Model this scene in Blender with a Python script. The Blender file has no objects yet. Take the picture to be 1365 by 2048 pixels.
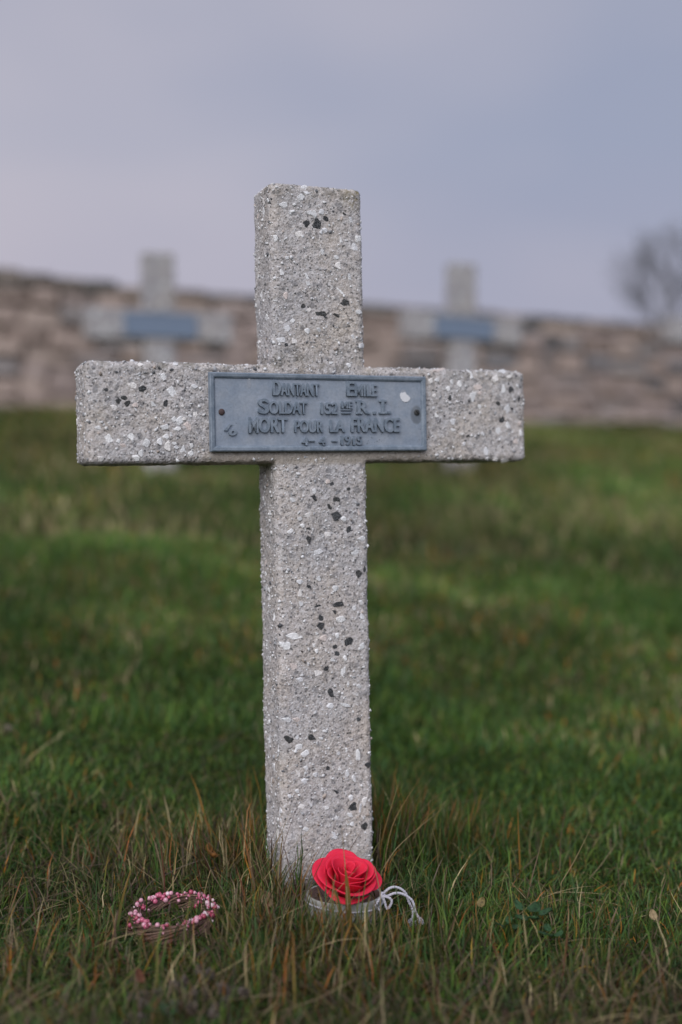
import bpy, bmesh, math, random
import numpy as np
from mathutils import Vector, Matrix
from mathutils.bvhtree import BVHTree

SC = bpy.context.scene
COL = SC.collection
random.seed(7)
RNG = np.random.default_rng(11)
R = math.radians

# ------------------------------------------------------------------ camera
CAM_Z = 0.4292
FPX = 2400.0                       # focal length in photo pixels (1365 x 2048)
cam_d = bpy.data.cameras.new('camera')
cam = bpy.data.objects.new('camera', cam_d)
COL.objects.link(cam)
cam_d.sensor_fit = 'VERTICAL'
cam_d.sensor_height = 36.0
cam_d.sensor_width = 24.0
cam_d.lens = FPX / 2048 * 36.0
cam_d.clip_start = 0.02
cam_d.clip_end = 6000
cam_d.dof.use_dof = True
cam_d.dof.focus_distance = 1.245
cam_d.dof.aperture_fstop = 1.72
cam.location = (0, 0, CAM_Z)
PITCH = -0.0104
cam.rotation_euler = (math.pi / 2 + PITCH, 0, 0)
SC.camera = cam

# ------------------------------------------------------------------ sky
SUN_EL, SUN_AZ = 38.0, 195.0       # azimuth from +Y towards +X: behind the camera, a little to the left
world = bpy.data.worlds.new('World')
SC.world = world
world.use_nodes = True
wn, wl = world.node_tree.nodes, world.node_tree.links
wn.clear()


def wnode(t, **kw):
    n = wn.new(t)
    for k, v in kw.items():
        setattr(n, k, v)
    return n


def wmath(op, a, b=None, clamp=False):
    n = wnode('ShaderNodeMath', operation=op)
    n.use_clamp = clamp
    for i, v in enumerate((a, b)):
        if v is None:
            continue
        if isinstance(v, (int, float)):
            n.inputs[i].default_value = v
        else:
            wl.new(v, n.inputs[i])
    return n.outputs[0]


def wmix(f, a, b):
    n = wnode('ShaderNodeMix', data_type='RGBA')
    for i, v in ((0, f), (6, a), (7, b)):
        if isinstance(v, (int, float)):
            n.inputs[i].default_value = v
        elif isinstance(v, tuple):
            n.inputs[i].default_value = (*v, 1)
        else:
            wl.new(v, n.inputs[i])
    return n.outputs[2]


tc = wnode('ShaderNodeTexCoord')
sky = wnode('ShaderNodeTexSky', sky_type='NISHITA')
sky.sun_disc = False
sky.sun_elevation = R(SUN_EL)
sky.sun_rotation = R(SUN_AZ)
skyb = wnode('ShaderNodeVectorMath', operation='SCALE')
wl.new(sky.outputs[0], skyb.inputs[0])
skyb.inputs['Scale'].default_value = 0.06
vd = wnode('ShaderNodeVectorMath', operation='DOT_PRODUCT')
wl.new(tc.outputs['Generated'], vd.inputs[0])
vd.inputs[1].default_value = Vector((-0.85, 0.5, 0.15)).normalized()
sep = wnode('ShaderNodeSeparateXYZ')
wl.new(tc.outputs['Generated'], sep.inputs[0])
mp = wnode('ShaderNodeMapping')
wl.new(tc.outputs['Generated'], mp.inputs[0])
mp.inputs['Scale'].default_value = (1.0, 1.0, 2.4)
mp.inputs['Rotation'].default_value = (0.0, 0.35, 0.0)
nz = wnode('ShaderNodeTexNoise')
wl.new(mp.outputs[0], nz.inputs['Vector'])
nz.inputs['Scale'].default_value = 2.8
nz.inputs['Detail'].default_value = 2.0
nz.inputs['Roughness'].default_value = 0.45
# overcast deck: cool blue grey, paler and rosier towards the left where the sun went down
warm = wmath('MULTIPLY_ADD', vd.outputs['Value'], 1.55)
warm.node.inputs[2].default_value = -0.42
nterm = wmath('MULTIPLY', wmath('SUBTRACT', nz.outputs[0], 0.5), 1.45)
warm = wmath('ADD', warm, nterm, clamp=True)
EXPOSURE = 0.9
k = 2 ** -EXPOSURE
cool_c = (0.340 * k, 0.370 * k, 0.488 * k)
warm_c = (0.565 * k, 0.525 * k, 0.585 * k)
low_c = (0.435 * k, 0.372 * k, 0.452 * k)
cl = wmix(warm, cool_c, warm_c)
low = wmath('SUBTRACT', 1.0, wmath('MULTIPLY', wmath('ABSOLUTE', sep.outputs[2]), 3.6), clamp=True)
cl = wmix(wmath('MULTIPLY', low, 0.75), cl, low_c)
fin = wmix(0.93, skyb.outputs[0], cl)
bg = wnode('ShaderNodeBackground')
wl.new(fin, bg.inputs[0])
bg.inputs[1].default_value = 1.0
wo = wnode('ShaderNodeOutputWorld')
wl.new(bg.outputs[0], wo.inputs[0])

# ------------------------------------------------------------------ sun behind thin cloud
sun_d = bpy.data.lights.new('sun', 'SUN')
sun_d.energy = 1.5
sun_d.angle = R(60)
sun_d.color = (1.0, 0.965, 0.95)
sun = bpy.data.objects.new('sun', sun_d)
COL.objects.link(sun)
sdir = Vector((math.sin(R(SUN_AZ)) * math.cos(R(SUN_EL)), math.cos(R(SUN_AZ)) * math.cos(R(SUN_EL)), math.sin(R(SUN_EL))))
sun.rotation_euler = (-sdir).to_track_quat('-Z', 'Y').to_euler()

vs = SC.view_settings
SC.display_settings.display_device = 'sRGB'
vs.view_transform = 'Standard'
vs.look = 'None'
vs.exposure = EXPOSURE
vs.gamma = 1.0
vs.use_curve_mapping = False
SC.cycles.use_denoising = True
try:
    SC.cycles.denoiser = 'OPENIMAGEDENOISE'
    SC.cycles.denoising_prefilter = 'ACCURATE'
except Exception:
    pass
SC.cycles.max_bounces = 8
SC.cycles.transparent_max_bounces = 8

# ------------------------------------------------------------------ helpers
def link(o, parent=None):
    COL.objects.link(o)
    if parent is not None:
        o.parent = parent
    return o


def obj(name, mesh, mat=None, parent=None):
    o = bpy.data.objects.new(name, mesh)
    if mat is not None and not mesh.materials:
        mesh.materials.append(mat)
    return link(o, parent)


def empty(name, loc=(0, 0, 0), rot=(0, 0, 0)):
    o = bpy.data.objects.new(name, None)
    o.empty_display_size = 0.05
    o.location = loc
    o.rotation_euler = rot
    return link(o)


def tag(o, label=None, cat=None, group=None, kind=None):
    for kk, v in (('label', label), ('category', cat), ('group', group), ('kind', kind)):
        if v:
            o[kk] = v
    return o


def fast_mesh(name, verts, tris, cols=None, smooth=False):
    me = bpy.data.meshes.new(name)
    verts = np.ascontiguousarray(verts, dtype=np.float32).reshape(-1, 3)
    tris = np.ascontiguousarray(tris, dtype=np.int32).reshape(-1, 3)
    me.vertices.add(len(verts))
    me.vertices.foreach_set('co', verts.ravel())
    me.loops.add(tris.size)
    me.loops.foreach_set('vertex_index', tris.ravel())
    me.polygons.add(len(tris))
    me.polygons.foreach_set('loop_start', np.arange(0, tris.size, 3, dtype=np.int32))
    me.polygons.foreach_set('loop_total', np.full(len(tris), 3, dtype=np.int32))
    if smooth:
        me.polygons.foreach_set('use_smooth', np.ones(len(tris), dtype=bool))
    if cols is not None:
        a = me.color_attributes.new('Col', 'FLOAT_COLOR', 'POINT')
        c = np.ones((len(verts), 4), dtype=np.float32)
        c[:, :3] = cols
        a.data.foreach_set('color', c.ravel())
    me.update(calc_edges=True)
    return me


def bm_mesh(name, bm, smooth=False):
    me = bpy.data.meshes.new(name)
    bm.to_mesh(me)
    bm.free()
    if smooth:
        for p in me.polygons:
            p.use_smooth = True
    return me


def add_box(bm, c, s, bevel=0.0):
    m = Matrix.Translation(c) @ Matrix.Diagonal((*s, 1))
    r = bmesh.ops.create_cube(bm, size=1.0, matrix=m)
    if bevel:
        es = list({e for v in r['verts'] for e in v.link_edges})
        bmesh.ops.bevel(bm, geom=es, offset=bevel, segments=2, affect='EDGES', profile=0.6)


def tube(path, rad, n=6, closed=False):
    """verts, tris of a tube along path (N,3); rad scalar or (N,)"""
    P = np.asarray(path, float)
    N = len(P)
    rad = np.full(N, rad) if np.isscalar(rad) else np.asarray(rad)
    T = (np.roll(P, -1, 0) - np.roll(P, 1, 0)) if closed else np.gradient(P, axis=0)
    T /= np.linalg.norm(T, axis=1)[:, None] + 1e-12
    up = np.array([0, 0, 1.0]) if abs(T[:, 2]).mean() < 0.8 else np.array([1.0, 0, 0])
    A = np.cross(T, up)
    A /= np.linalg.norm(A, axis=1)[:, None] + 1e-12
    B = np.cross(A, T)
    th = np.arange(n) / n * 2 * np.pi
    V = P[:, None] + rad[:, None, None] * (np.cos(th)[None, :, None] * A[:, None] + np.sin(th)[None, :, None] * B[:, None])
    tr = []
    rng = range(N if closed else N - 1)
    for i in rng:
        j = (i + 1) % N
        for q in range(n):
            q2 = (q + 1) % n
            a, b, c, d = i * n + q, i * n + q2, j * n + q2, j * n + q
            tr += [(a, b, c), (a, c, d)]
    V = V.reshape(-1, 3)
    if not closed:
        V = np.vstack([V, P[:1], P[-1:]])
        e0, e1 = N * n, N * n + 1
        for q in range(n):
            q2 = (q + 1) % n
            tr += [(e0, q2, q), (e1, (N - 1) * n + q, (N - 1) * n + q2)]
    return V, np.array(tr)


class Acc:
    """collects vertex and triangle arrays into one mesh"""
    def __init__(s):
        s.v, s.t, s.c, s.n = [], [], [], 0

    def add(s, v, t, c=None):
        s.v.append(np.asarray(v, float))
        s.t.append(np.asarray(t) + s.n)
        if c is not None:
            cc = np.asarray(c, float)
            s.c.append(np.broadcast_to(cc, (len(v), 3)) if cc.ndim == 1 else cc)
        s.n += len(v)

    def mesh(s, name, smooth=False):
        return fast_mesh(name, np.vstack(s.v), np.vstack(s.t), np.vstack(s.c) if s.c else None, smooth)


def _hash(ix, iy, seed):
    h = (ix.astype(np.int64) * 374761393 + iy.astype(np.int64) * 668265263 + seed * 982451653) & 0x7fffffff
    h = ((h ^ (h >> 13)) * 1274126177) & 0x7fffffff
    return ((h ^ (h >> 16)) & 0xffff) / 65535.0


def vnoise(x, y, scale, seed=0):
    x, y = np.asarray(x) / scale, np.asarray(y) / scale
    ix, iy = np.floor(x), np.floor(y)
    fx, fy = x - ix, y - iy
    fx, fy = fx * fx * (3 - 2 * fx), fy * fy * (3 - 2 * fy)
    a, b = _hash(ix, iy, seed), _hash(ix + 1, iy, seed)
    c, d = _hash(ix, iy + 1, seed), _hash(ix + 1, iy + 1, seed)
    return (a * (1 - fx) + b * fx) * (1 - fy) + (c * (1 - fx) + d * fx) * fy


def at(px, py, Y):
    """the world point seen at photo pixel px,py on the upright plane Y metres ahead"""
    zc = (1024 - py) / FPX
    c, s = math.cos(PITCH), math.sin(PITCH)
    r = Vector(((px - 682.5) / FPX, c - zc * s, s + zc * c))
    return Vector((0, 0, CAM_Z)) + r * (Y / r.y)


# ------------------------------------------------------------------ materials
class Mat:
    def __init__(s, name, rough=0.8, spec=0.3):
        s.m = bpy.data.materials.new(name)
        s.m.use_nodes = True
        s.nt = s.m.node_tree
        s.b = s.nt.nodes['Principled BSDF']
        s.b.inputs['Roughness'].default_value = rough
        s.b.inputs['Specular IOR Level'].default_value = spec
        s.co = None

    def node(s, t, **kw):
        n = s.nt.nodes.new(t)
        for kk, v in kw.items():
            setattr(n, kk, v)
        return n

    def put(s, sock, v):
        if isinstance(v, (int, float)):
            sock.default_value = v
        elif isinstance(v, tuple):
            sock.default_value = (*v, 1) if len(sock.default_value) == 4 else v
        else:
            s.nt.links.new(v, sock)

    def coord(s):
        if s.co is None:
            s.co = s.node('ShaderNodeTexCoord').outputs['Object']
        return s.co

    def noise(s, scale, detail=4, rough=0.55, vec=None, dist=0.0):
        n = s.node('ShaderNodeTexNoise')
        s.put(n.inputs['Vector'], vec or s.coord())
        n.inputs['Scale'].default_value = scale
        n.inputs['Detail'].default_value = detail
        n.inputs['Roughness'].default_value = rough
        n.inputs['Distortion'].default_value = dist
        return n.outputs[0]

    def voro(s, scale, out='Color', feature='F1', vec=None):
        n = s.node('ShaderNodeTexVoronoi', feature=feature)
        s.put(n.inputs['Vector'], vec or s.coord())
        n.inputs['Scale'].default_value = scale
        return n.outputs[out]

    def math(s, op, a, b=None, c=None, clamp=False):
        n = s.node('ShaderNodeMath', operation=op)
        n.use_clamp = clamp
        for i, v in enumerate((a, b, c)):
            if v is not None:
                s.put(n.inputs[i], v)
        return n.outputs[0]

    def sep(s, v):
        n = s.node('ShaderNodeSeparateXYZ')
        s.put(n.inputs[0], v)
        return n.outputs

    def ramp(s, f, *stops, interp='LINEAR'):
        n = s.node('ShaderNodeValToRGB')
        s.put(n.inputs[0], f)
        cr = n.color_ramp
        cr.interpolation = interp
        while len(cr.elements) < len(stops):
            cr.elements.new(0.5)
        for e, (p, c) in zip(cr.elements, stops):
            e.position = p
            e.color = (*c, 1) if isinstance(c, tuple) else (c, c, c, 1)
        return n.outputs[0]

    def step(s, v, lo, hi):
        n = s.node('ShaderNodeMapRange', interpolation_type='SMOOTHSTEP')
        s.put(n.inputs[0], v)
        n.inputs[1].default_value, n.inputs[2].default_value = lo, hi
        return n.outputs[0]

    def mix(s, f, a, b, mode='MIX'):
        n = s.node('ShaderNodeMix', data_type='RGBA', blend_type=mode)
        s.put(n.inputs[0], f)
        s.put(n.inputs[6], a)
        s.put(n.inputs[7], b)
        return n.outputs[2]

    def color(s, v):
        s.put(s.b.inputs['Base Color'], v)
        return s

    def bump(s, h, strength=0.5, dist=0.001):
        n = s.node('ShaderNodeBump')
        n.inputs['Strength'].default_value = strength
        n.inputs['Distance'].default_value = dist
        s.put(n.inputs['Height'], h)
        s.nt.links.new(n.outputs[0], s.b.inputs['Normal'])
        return s

    def attr(s, name='Col'):
        return s.node('ShaderNodeAttribute', attribute_name=name).outputs['Color']

    def objinfo(s):
        return s.node('ShaderNodeObjectInfo').outputs


def concrete_mat(name, specks):
    M = Mat(name, 0.9, 0.15)
    x, y, z = M.sep(M.coord())
    grain = M.sep(M.voro(520))[0]
    base = M.ramp(grain, (0.0, (0.13, 0.13, 0.135)), (0.09, (0.30, 0.285, 0.285)), (0.2, (0.46, 0.435, 0.42)),
                  (0.75, (0.52, 0.495, 0.50)), (0.92, (0.62, 0.61, 0.62)))
    gx = M.sep(M.voro(230))
    base = M.mix(M.math('MULTIPLY', M.step(gx[0], 0.80, 0.86), 0.55), base, (0.56, 0.55, 0.56))
    base = M.mix(M.math('MULTIPLY', M.step(gx[1], 0.91, 0.94), 0.55), base, (0.20, 0.20, 0.215))
    fine = M.noise(900, 2)
    base = M.mix(0.6, base, M.ramp(fine, (0.3, 0.55), (0.7, 1.25)), 'MULTIPLY')
    big = M.noise(14, 5, 0.6)
    base = M.mix(M.step(big, 0.42, 0.72), base, M.mix(1.0, base, (1.03, 0.975, 0.89), 'MULTIPLY'))
    big2 = M.noise(9, 4, 0.6, dist=0.6)
    base = M.mix(M.math('MULTIPLY', M.step(big2, 0.46, 0.70), 0.75), base, M.mix(1.0, base, (0.78, 0.81, 0.85), 'MULTIPLY'))
    warm_s = M.math('MULTIPLY', M.step(M.noise(7, 3, 0.5, dist=0.4), 0.42, 0.66), M.step(z, 0.50, 0.30))
    base = M.mix(M.math('MULTIPLY', warm_s, 0.7), base, M.mix(1.0, base, (1.10, 1.05, 1.0), 'MULTIPLY'))
    if specks:
        base = M.mix(1.0, base, (0.74, 0.75, 0.78), 'MULTIPLY')
    if specks:   # chips too small or too far off to be built one by one
        s1 = M.sep(M.voro(95))
        d1 = M.voro(95, 'Distance')
        f = M.math('MULTIPLY', M.step(s1[0], 0.70, 0.72), M.step(d1, 0.5, 0.42))
        base = M.mix(f, base, (0.62, 0.62, 0.63))
    # smooth tan render under the plate, algae along the top edges
    sm = M.math('MULTIPLY', M.step(z, 0.488, 0.474), M.step(z, 0.464, 0.470))
    sm = M.math('MULTIPLY', sm, M.step(M.math('ABSOLUTE', M.math('ADD', x, -0.002)), 0.145, 0.120))
    base = M.mix(M.math('MULTIPLY', sm, 0.7), base, M.mix(M.noise(700, 2), (0.40, 0.35, 0.29), (0.30, 0.265, 0.225)))
    alg = M.math('MULTIPLY', M.step(z, 0.552, 0.574), M.step(z, 0.60, 0.578))
    top = M.step(z, 0.735, 0.765)
    alg = M.math('MAXIMUM', alg, top)
    alg = M.math('MULTIPLY', alg, M.step(M.noise(60, 5, 0.7), 0.45, 0.62))
    base = M.mix(M.math('MULTIPLY', alg, 0.6), base, (0.12, 0.11, 0.085))
    lich = M.math('MULTIPLY', M.step(z, 0.735, 0.75), M.step(x, 0.022, 0.045))
    lich = M.math('MULTIPLY', lich, M.step(M.noise(110, 4, 0.7), 0.42, 0.6))
    base = M.mix(M.math('MULTIPLY', lich, 0.75), base, (0.15, 0.12, 0.03))
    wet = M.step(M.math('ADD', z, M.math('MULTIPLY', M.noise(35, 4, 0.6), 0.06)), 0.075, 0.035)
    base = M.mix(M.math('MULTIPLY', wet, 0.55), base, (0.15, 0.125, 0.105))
    M.color(base)
    h = M.math('ADD', M.voro(420, 'Distance'), M.math('MULTIPLY', M.noise(700, 3), 0.6))
    M.bump(h, 0.5, 0.0013)
    return M.m


MAT = {}
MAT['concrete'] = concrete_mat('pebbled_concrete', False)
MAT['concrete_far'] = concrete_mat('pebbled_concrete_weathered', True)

M = Mat('quartz_pebble', 0.55, 0.35)
rnd = M.objinfo()['Random']
c = M.ramp(rnd, (0.0, (0.80, 0.81, 0.83)), (0.25, (0.70, 0.71, 0.73)), (0.45, (0.86, 0.865, 0.875)), (0.6, (0.74, 0.75, 0.78)), (0.8, (0.82, 0.80, 0.79)),
           (0.93, (0.68, 0.60, 0.57)), interp='CONSTANT')
c = M.mix(0.6, c, M.ramp(M.noise(4.0, 4, 0.6), (0.3, 0.88), (0.7, 1.06)), 'MULTIPLY')
M.color(c).bump(M.noise(5, 3), 0.3, 0.02)
MAT['white'] = M.m

M = Mat('dark_pebble', 0.6, 0.35)
rnd = M.objinfo()['Random']
c = M.ramp(rnd, (0.0, (0.10, 0.106, 0.115)), (0.5, (0.115, 0.118, 0.116)), (0.8, (0.14, 0.15, 0.165)), (0.93, (0.12, 0.09, 0.075)), interp='CONSTANT')
c = M.mix(M.step(M.noise(7, 3, 0.7), 0.5, 0.62), c, (0.26, 0.27, 0.28))
M.color(c).bump(M.noise(6, 4, 0.7), 0.8, 0.12)
MAT['dark'] = M.m

M = Mat('small_chip', 0.65, 0.3)
M.color(M.attr())
MAT['chip'] = M.m

# ---- name plate
M = Mat('painted_zinc', 0.5, 0.4)
n1, n2 = M.noise(45, 5, 0.65), M.noise(420, 3, 0.6)
c = M.mix(M.step(n1, 0.35, 0.7), (0.25, 0.30, 0.375), (0.32, 0.362, 0.425))
c = M.mix(0.4, c, M.ramp(n2, (0.3, 0.72), (0.7, 1.18)), 'MULTIPLY')
sp = M.math('MULTIPLY', M.step(M.voro(300, 'Distance'), 0.24, 0.16), M.step(M.noise(26, 3), 0.56, 0.66))
c = M.mix(M.math('MULTIPLY', sp, 0.7), c, (0.05, 0.06, 0.075))
x, y, z = M.sep(M.coord())
# rust halo of the right screw, dust lying under the words
hx = M.math('DIVIDE', M.math('ADD', x, -0.1125), 0.0075)
hz = M.math('DIVIDE', M.math('ADD', z, -0.0395), 0.0105)
hr = M.math('ADD', M.math('MULTIPLY', hx, hx), M.math('MULTIPLY', hz, hz))
c = M.mix(M.math('MULTIPLY', M.step(hr, 1.15, 0.7), 0.5), c, (0.07, 0.075, 0.075))
c = M.mix(M.math('MULTIPLY', M.step(M.noise(70, 4, 0.6), 0.5, 0.75), 0.3), c, (0.28, 0.30, 0.33))
M.color(c).bump(n2, 0.3, 0.0006)
M.b.inputs['Metallic'].default_value = 0.12
MAT['zinc'] = M.m
M = Mat('faded_blue_plate', 0.5, 0.4)
M.color(M.mix(M.noise(40, 4), (0.14, 0.192, 0.275), (0.19, 0.24, 0.325)))
MAT['zinc_far'] = M.m

M = Mat('cast_zinc_relief', 0.5, 0.4)
n1, n2 = M.noise(120, 4, 0.65), M.noise(500, 3, 0.6)
c = M.mix(M.step(n1, 0.35, 0.68), (0.160, 0.203, 0.258), (0.245, 0.292, 0.352))
c = M.mix(0.4, c, M.ramp(n2, (0.3, 0.7), (0.7, 1.2)), 'MULTIPLY')
M.color(c).bump(n2, 0.4, 0.0006)
M.b.inputs['Metallic'].default_value = 0.12
MAT['relief'] = M.m

M = Mat('rusty_screw', 0.7, 0.3)
M.color(M.mix(M.noise(400, 3), (0.045, 0.035, 0.04), (0.10, 0.065, 0.06)))
MAT['screw'] = M.m
M = Mat('dark_screw', 0.6, 0.3)
M.color(M.mix(M.noise(400, 3), (0.025, 0.028, 0.03), (0.06, 0.06, 0.06)))
MAT['screw2'] = M.m
M = Mat('screw_slot', 0.9, 0.1)
M.color((0.012, 0.012, 0.012))
MAT['slot'] = M.m
M = Mat('white_paint', 0.6, 0.3)
M.color(M.mix(M.noise(300, 3), (0.62, 0.64, 0.68), (0.74, 0.75, 0.78)))
MAT['paint'] = M.m
M = Mat('thin_paint', 0.6, 0.3)
M.color(M.mix(M.noise(300, 3), (0.24, 0.275, 0.33), (0.34, 0.37, 0.42)))
MAT['paint_thin'] = M.m

# ---- rose, pot, cord, wreath
M = Mat('red_rose_foam', 0.72, 0.2)
x, y, z = M.sep(M.coord())
c = M.mix(M.noise(90, 3), (0.62, 0.016, 0.048), (0.74, 0.032, 0.080))
M.color(c).bump(M.noise(700, 2), 0.15, 0.0004)
M.b.inputs['Subsurface Weight'].default_value = 0.25
M.b.inputs['Subsurface Radius'].default_value = (0.006, 0.001, 0.0012)
M.b.inputs['Subsurface Scale'].default_value = 0.5
MAT['rose'] = M.m
M = Mat('whitewashed_pot', 0.8, 0.25)
x, y, z = M.sep(M.coord())
c = M.mix(M.step(M.noise(60, 5, 0.65), 0.4, 0.65), (0.40, 0.41, 0.40), (0.25, 0.25, 0.23))
c = M.mix(M.math('MULTIPLY', M.step(M.noise(28, 4, 0.6), 0.52, 0.68), 0.6), c, (0.22, 0.22, 0.17))
M.color(c).bump(M.noise(300, 3), 0.3, 0.001)
MAT['pot'] = M.m
M = Mat('stained_pot_inside', 0.85, 0.2)
M.color(M.mix(M.step(M.noise(80, 4, 0.6), 0.4, 0.65), (0.34, 0.24, 0.22), (0.20, 0.13, 0.12)))
MAT['pot_in'] = M.m
M = Mat('white_cord', 0.85, 0.2)
M.color(M.mix(M.noise(250, 3), (0.58, 0.58, 0.64), (0.46, 0.45, 0.52))).bump(M.noise(1500, 2), 0.4, 0.0005)
MAT['cord'] = M.m
M = Mat('wreath_twig', 0.8, 0.2)
M.color(M.mix(0.5, M.attr(), M.noise(500, 3), 'MULTIPLY'))
MAT['twig'] = M.m
M = Mat('pink_bead', 0.2, 0.7)
rnd = M.objinfo()['Random']
M.color(M.ramp(rnd, (0.0, (0.48, 0.11, 0.19)), (0.22, (0.62, 0.32, 0.40)), (0.40, (0.38, 0.06, 0.115)), (0.68, (0.74, 0.56, 0.62)), (0.82, (0.46, 0.13, 0.21)), interp='CONSTANT'))
MAT['bead'] = M.m

# ---- ground and plants
def leafy(name, trans=0.3, rough=0.55):
    M = Mat(name, rough, 0.25)
    c = M.attr()
    M.color(c)
    tr = M.node('ShaderNodeBsdfTranslucent')
    M.nt.links.new(c, tr.inputs[0])
    mx = M.node('ShaderNodeMixShader')
    mx.inputs[0].default_value = trans
    M.nt.links.new(M.b.outputs[0], mx.inputs[1])
    M.nt.links.new(tr.outputs[0], mx.inputs[2])
    M.nt.links.new(mx.outputs[0], M.nt.nodes['Material Output'].inputs[0])
    return M.m


MAT['grass'] = leafy('grass_blade')
MAT['leaf'] = leafy('weed_leaf', 0.2)
M = Mat('earth_and_thatch', 0.95, 0.1)
n1, n2 = M.noise(7, 6, 0.65), M.noise(1.1, 4, 0.6)
c = M.mix(M.step(n1, 0.35, 0.65), (0.024, 0.036, 0.011), (0.052, 0.070, 0.021))
c = M.mix(M.math('MULTIPLY', M.step(n2, 0.45, 0.7), 0.6), c, (0.055, 0.043, 0.026))
c = M.mix(0.5, c, M.ramp(M.noise(160, 4, 0.7), (0.3, 0.5), (0.7, 1.3)), 'MULTIPLY')
M.color(c).bump(M.noise(60, 6, 0.7), 0.8, 0.02)
MAT['ground'] = M.m
M = Mat('wall_stone', 0.92, 0.15)
oc = M.objinfo()['Color']
c = M.mix(0.75, oc, M.ramp(M.noise(14, 5, 0.65), (0.3, 0.75), (0.7, 1.2)), 'MULTIPLY')
c = M.mix(M.math('MULTIPLY', M.step(M.noise(5, 4, 0.6), 0.56, 0.7), 0.35), c, (0.16, 0.15, 0.15))
M.color(c).bump(M.noise(40, 5, 0.65), 0.6, 0.01)
MAT['stone'] = M.m
M = Mat('wall_stone_joined', 0.92, 0.15)
M.color(M.mix(0.75, M.attr(), M.ramp(M.noise(14, 5, 0.65), (0.3, 0.75), (0.7, 1.2)), 'MULTIPLY')).bump(M.noise(40, 5, 0.65), 0.6, 0.01)
MAT['stone_joined'] = M.m
M = Mat('wall_mortar', 0.95, 0.1)
M.color(M.mix(M.noise(20, 4), (0.28, 0.235, 0.21), (0.38, 0.32, 0.285)))
MAT['mortar'] = M.m
M = Mat('bark', 0.9, 0.15)
M.color(M.mix(M.noise(30, 4), (0.16, 0.165, 0.185), (0.22, 0.225, 0.245)))
MAT['bark'] = M.m

# ------------------------------------------------------------------ lie of the land
YAW = 0.3957                       # the rows of graves and the wall run at this angle to the picture
LEAN = 0.0199
UD = np.array([math.cos(YAW), math.sin(YAW)])
VD = np.array([-math.sin(YAW), math.cos(YAW)])
_v = np.linspace(-60, 60, 24001)
_s = np.interp(_v, [-8, -3, 0.95, 1.25, 1.9, 4.0, 5.8, 7.5], [0.0, 0.05, 0.07, 0.10, 0.2, 0.2, 0.17, 0.0])
_h = np.concatenate([[0], np.cumsum((_s[1:] + _s[:-1]) / 2 * np.diff(_v))])
V0 = float(np.dot((-0.0117, 1.2868), VD))
_h -= np.interp(V0, _v, _h)


def ground_h(x, y, bumps=True):
    x, y = np.asarray(x, float), np.asarray(y, float)
    v = x * VD[0] + y * VD[1]
    z = np.interp(v, _v, _h)
    if bumps:
        near = np.clip(1 - (np.hypot(x, y - 3) - 8) / 6, 0, 1)
        z = z + near * ((vnoise(x, y, 0.42, 3) - 0.5) * 0.035 + (vnoise(x, y, 0.15, 4) - 0.5) * 0.014)
        d = np.hypot(x + 0.0, y - 1.25)
        z = z - np.clip(1 - d / 0.35, 0, 1) * 0.006
    return z


# ------------------------------------------------------------------ ground sheet to the horizon
def axis(lo, hi, step, far):
    a = np.arange(lo, hi + step / 2, step)
    g = [hi]
    st = step
    while g[-1] < far:
        st *= 1.35
        g.append(g[-1] + st)
    b = [lo]
    st = step
    while b[-1] > -far:
        st *= 1.35
        b.append(b[-1] - st)
    return np.concatenate([b[:0:-1], a, g[1:]])


gx, gy = axis(-3.2, 4.4, 0.045, 3500), axis(0.2, 8.6, 0.045, 3500)
X, Y = np.meshgrid(gx, gy)
nxg, nyg = len(gx), len(gy)
gv = np.stack([X.ravel(), Y.ravel(), ground_h(X.ravel(), Y.ravel())], 1)
ii = (np.arange(nyg - 1)[:, None] * nxg + np.arange(nxg - 1)[None]).ravel()
gt = np.concatenate([np.stack([ii, ii + 1, ii + nxg + 1], 1), np.stack([ii, ii + nxg + 1, ii + nxg], 1)])
tag(obj('ground', fast_mesh('ground', gv, gt, smooth=True), MAT['ground']), kind='structure')

# ------------------------------------------------------------------ crosses
ARM_L, ARM_Z, ARM_H, STEM_W, DEP, TOP = 0.25, 0.4687, 0.1037, 0.1060, 0.058, 0.7640
tex_a = bpy.data.textures.new('wear_coarse', 'CLOUDS')
tex_a.noise_scale = 0.03
tex_b = bpy.data.textures.new('wear_fine', 'CLOUDS')
tex_b.noise_scale = 0.0045
tex_b.noise_depth = 1


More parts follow.
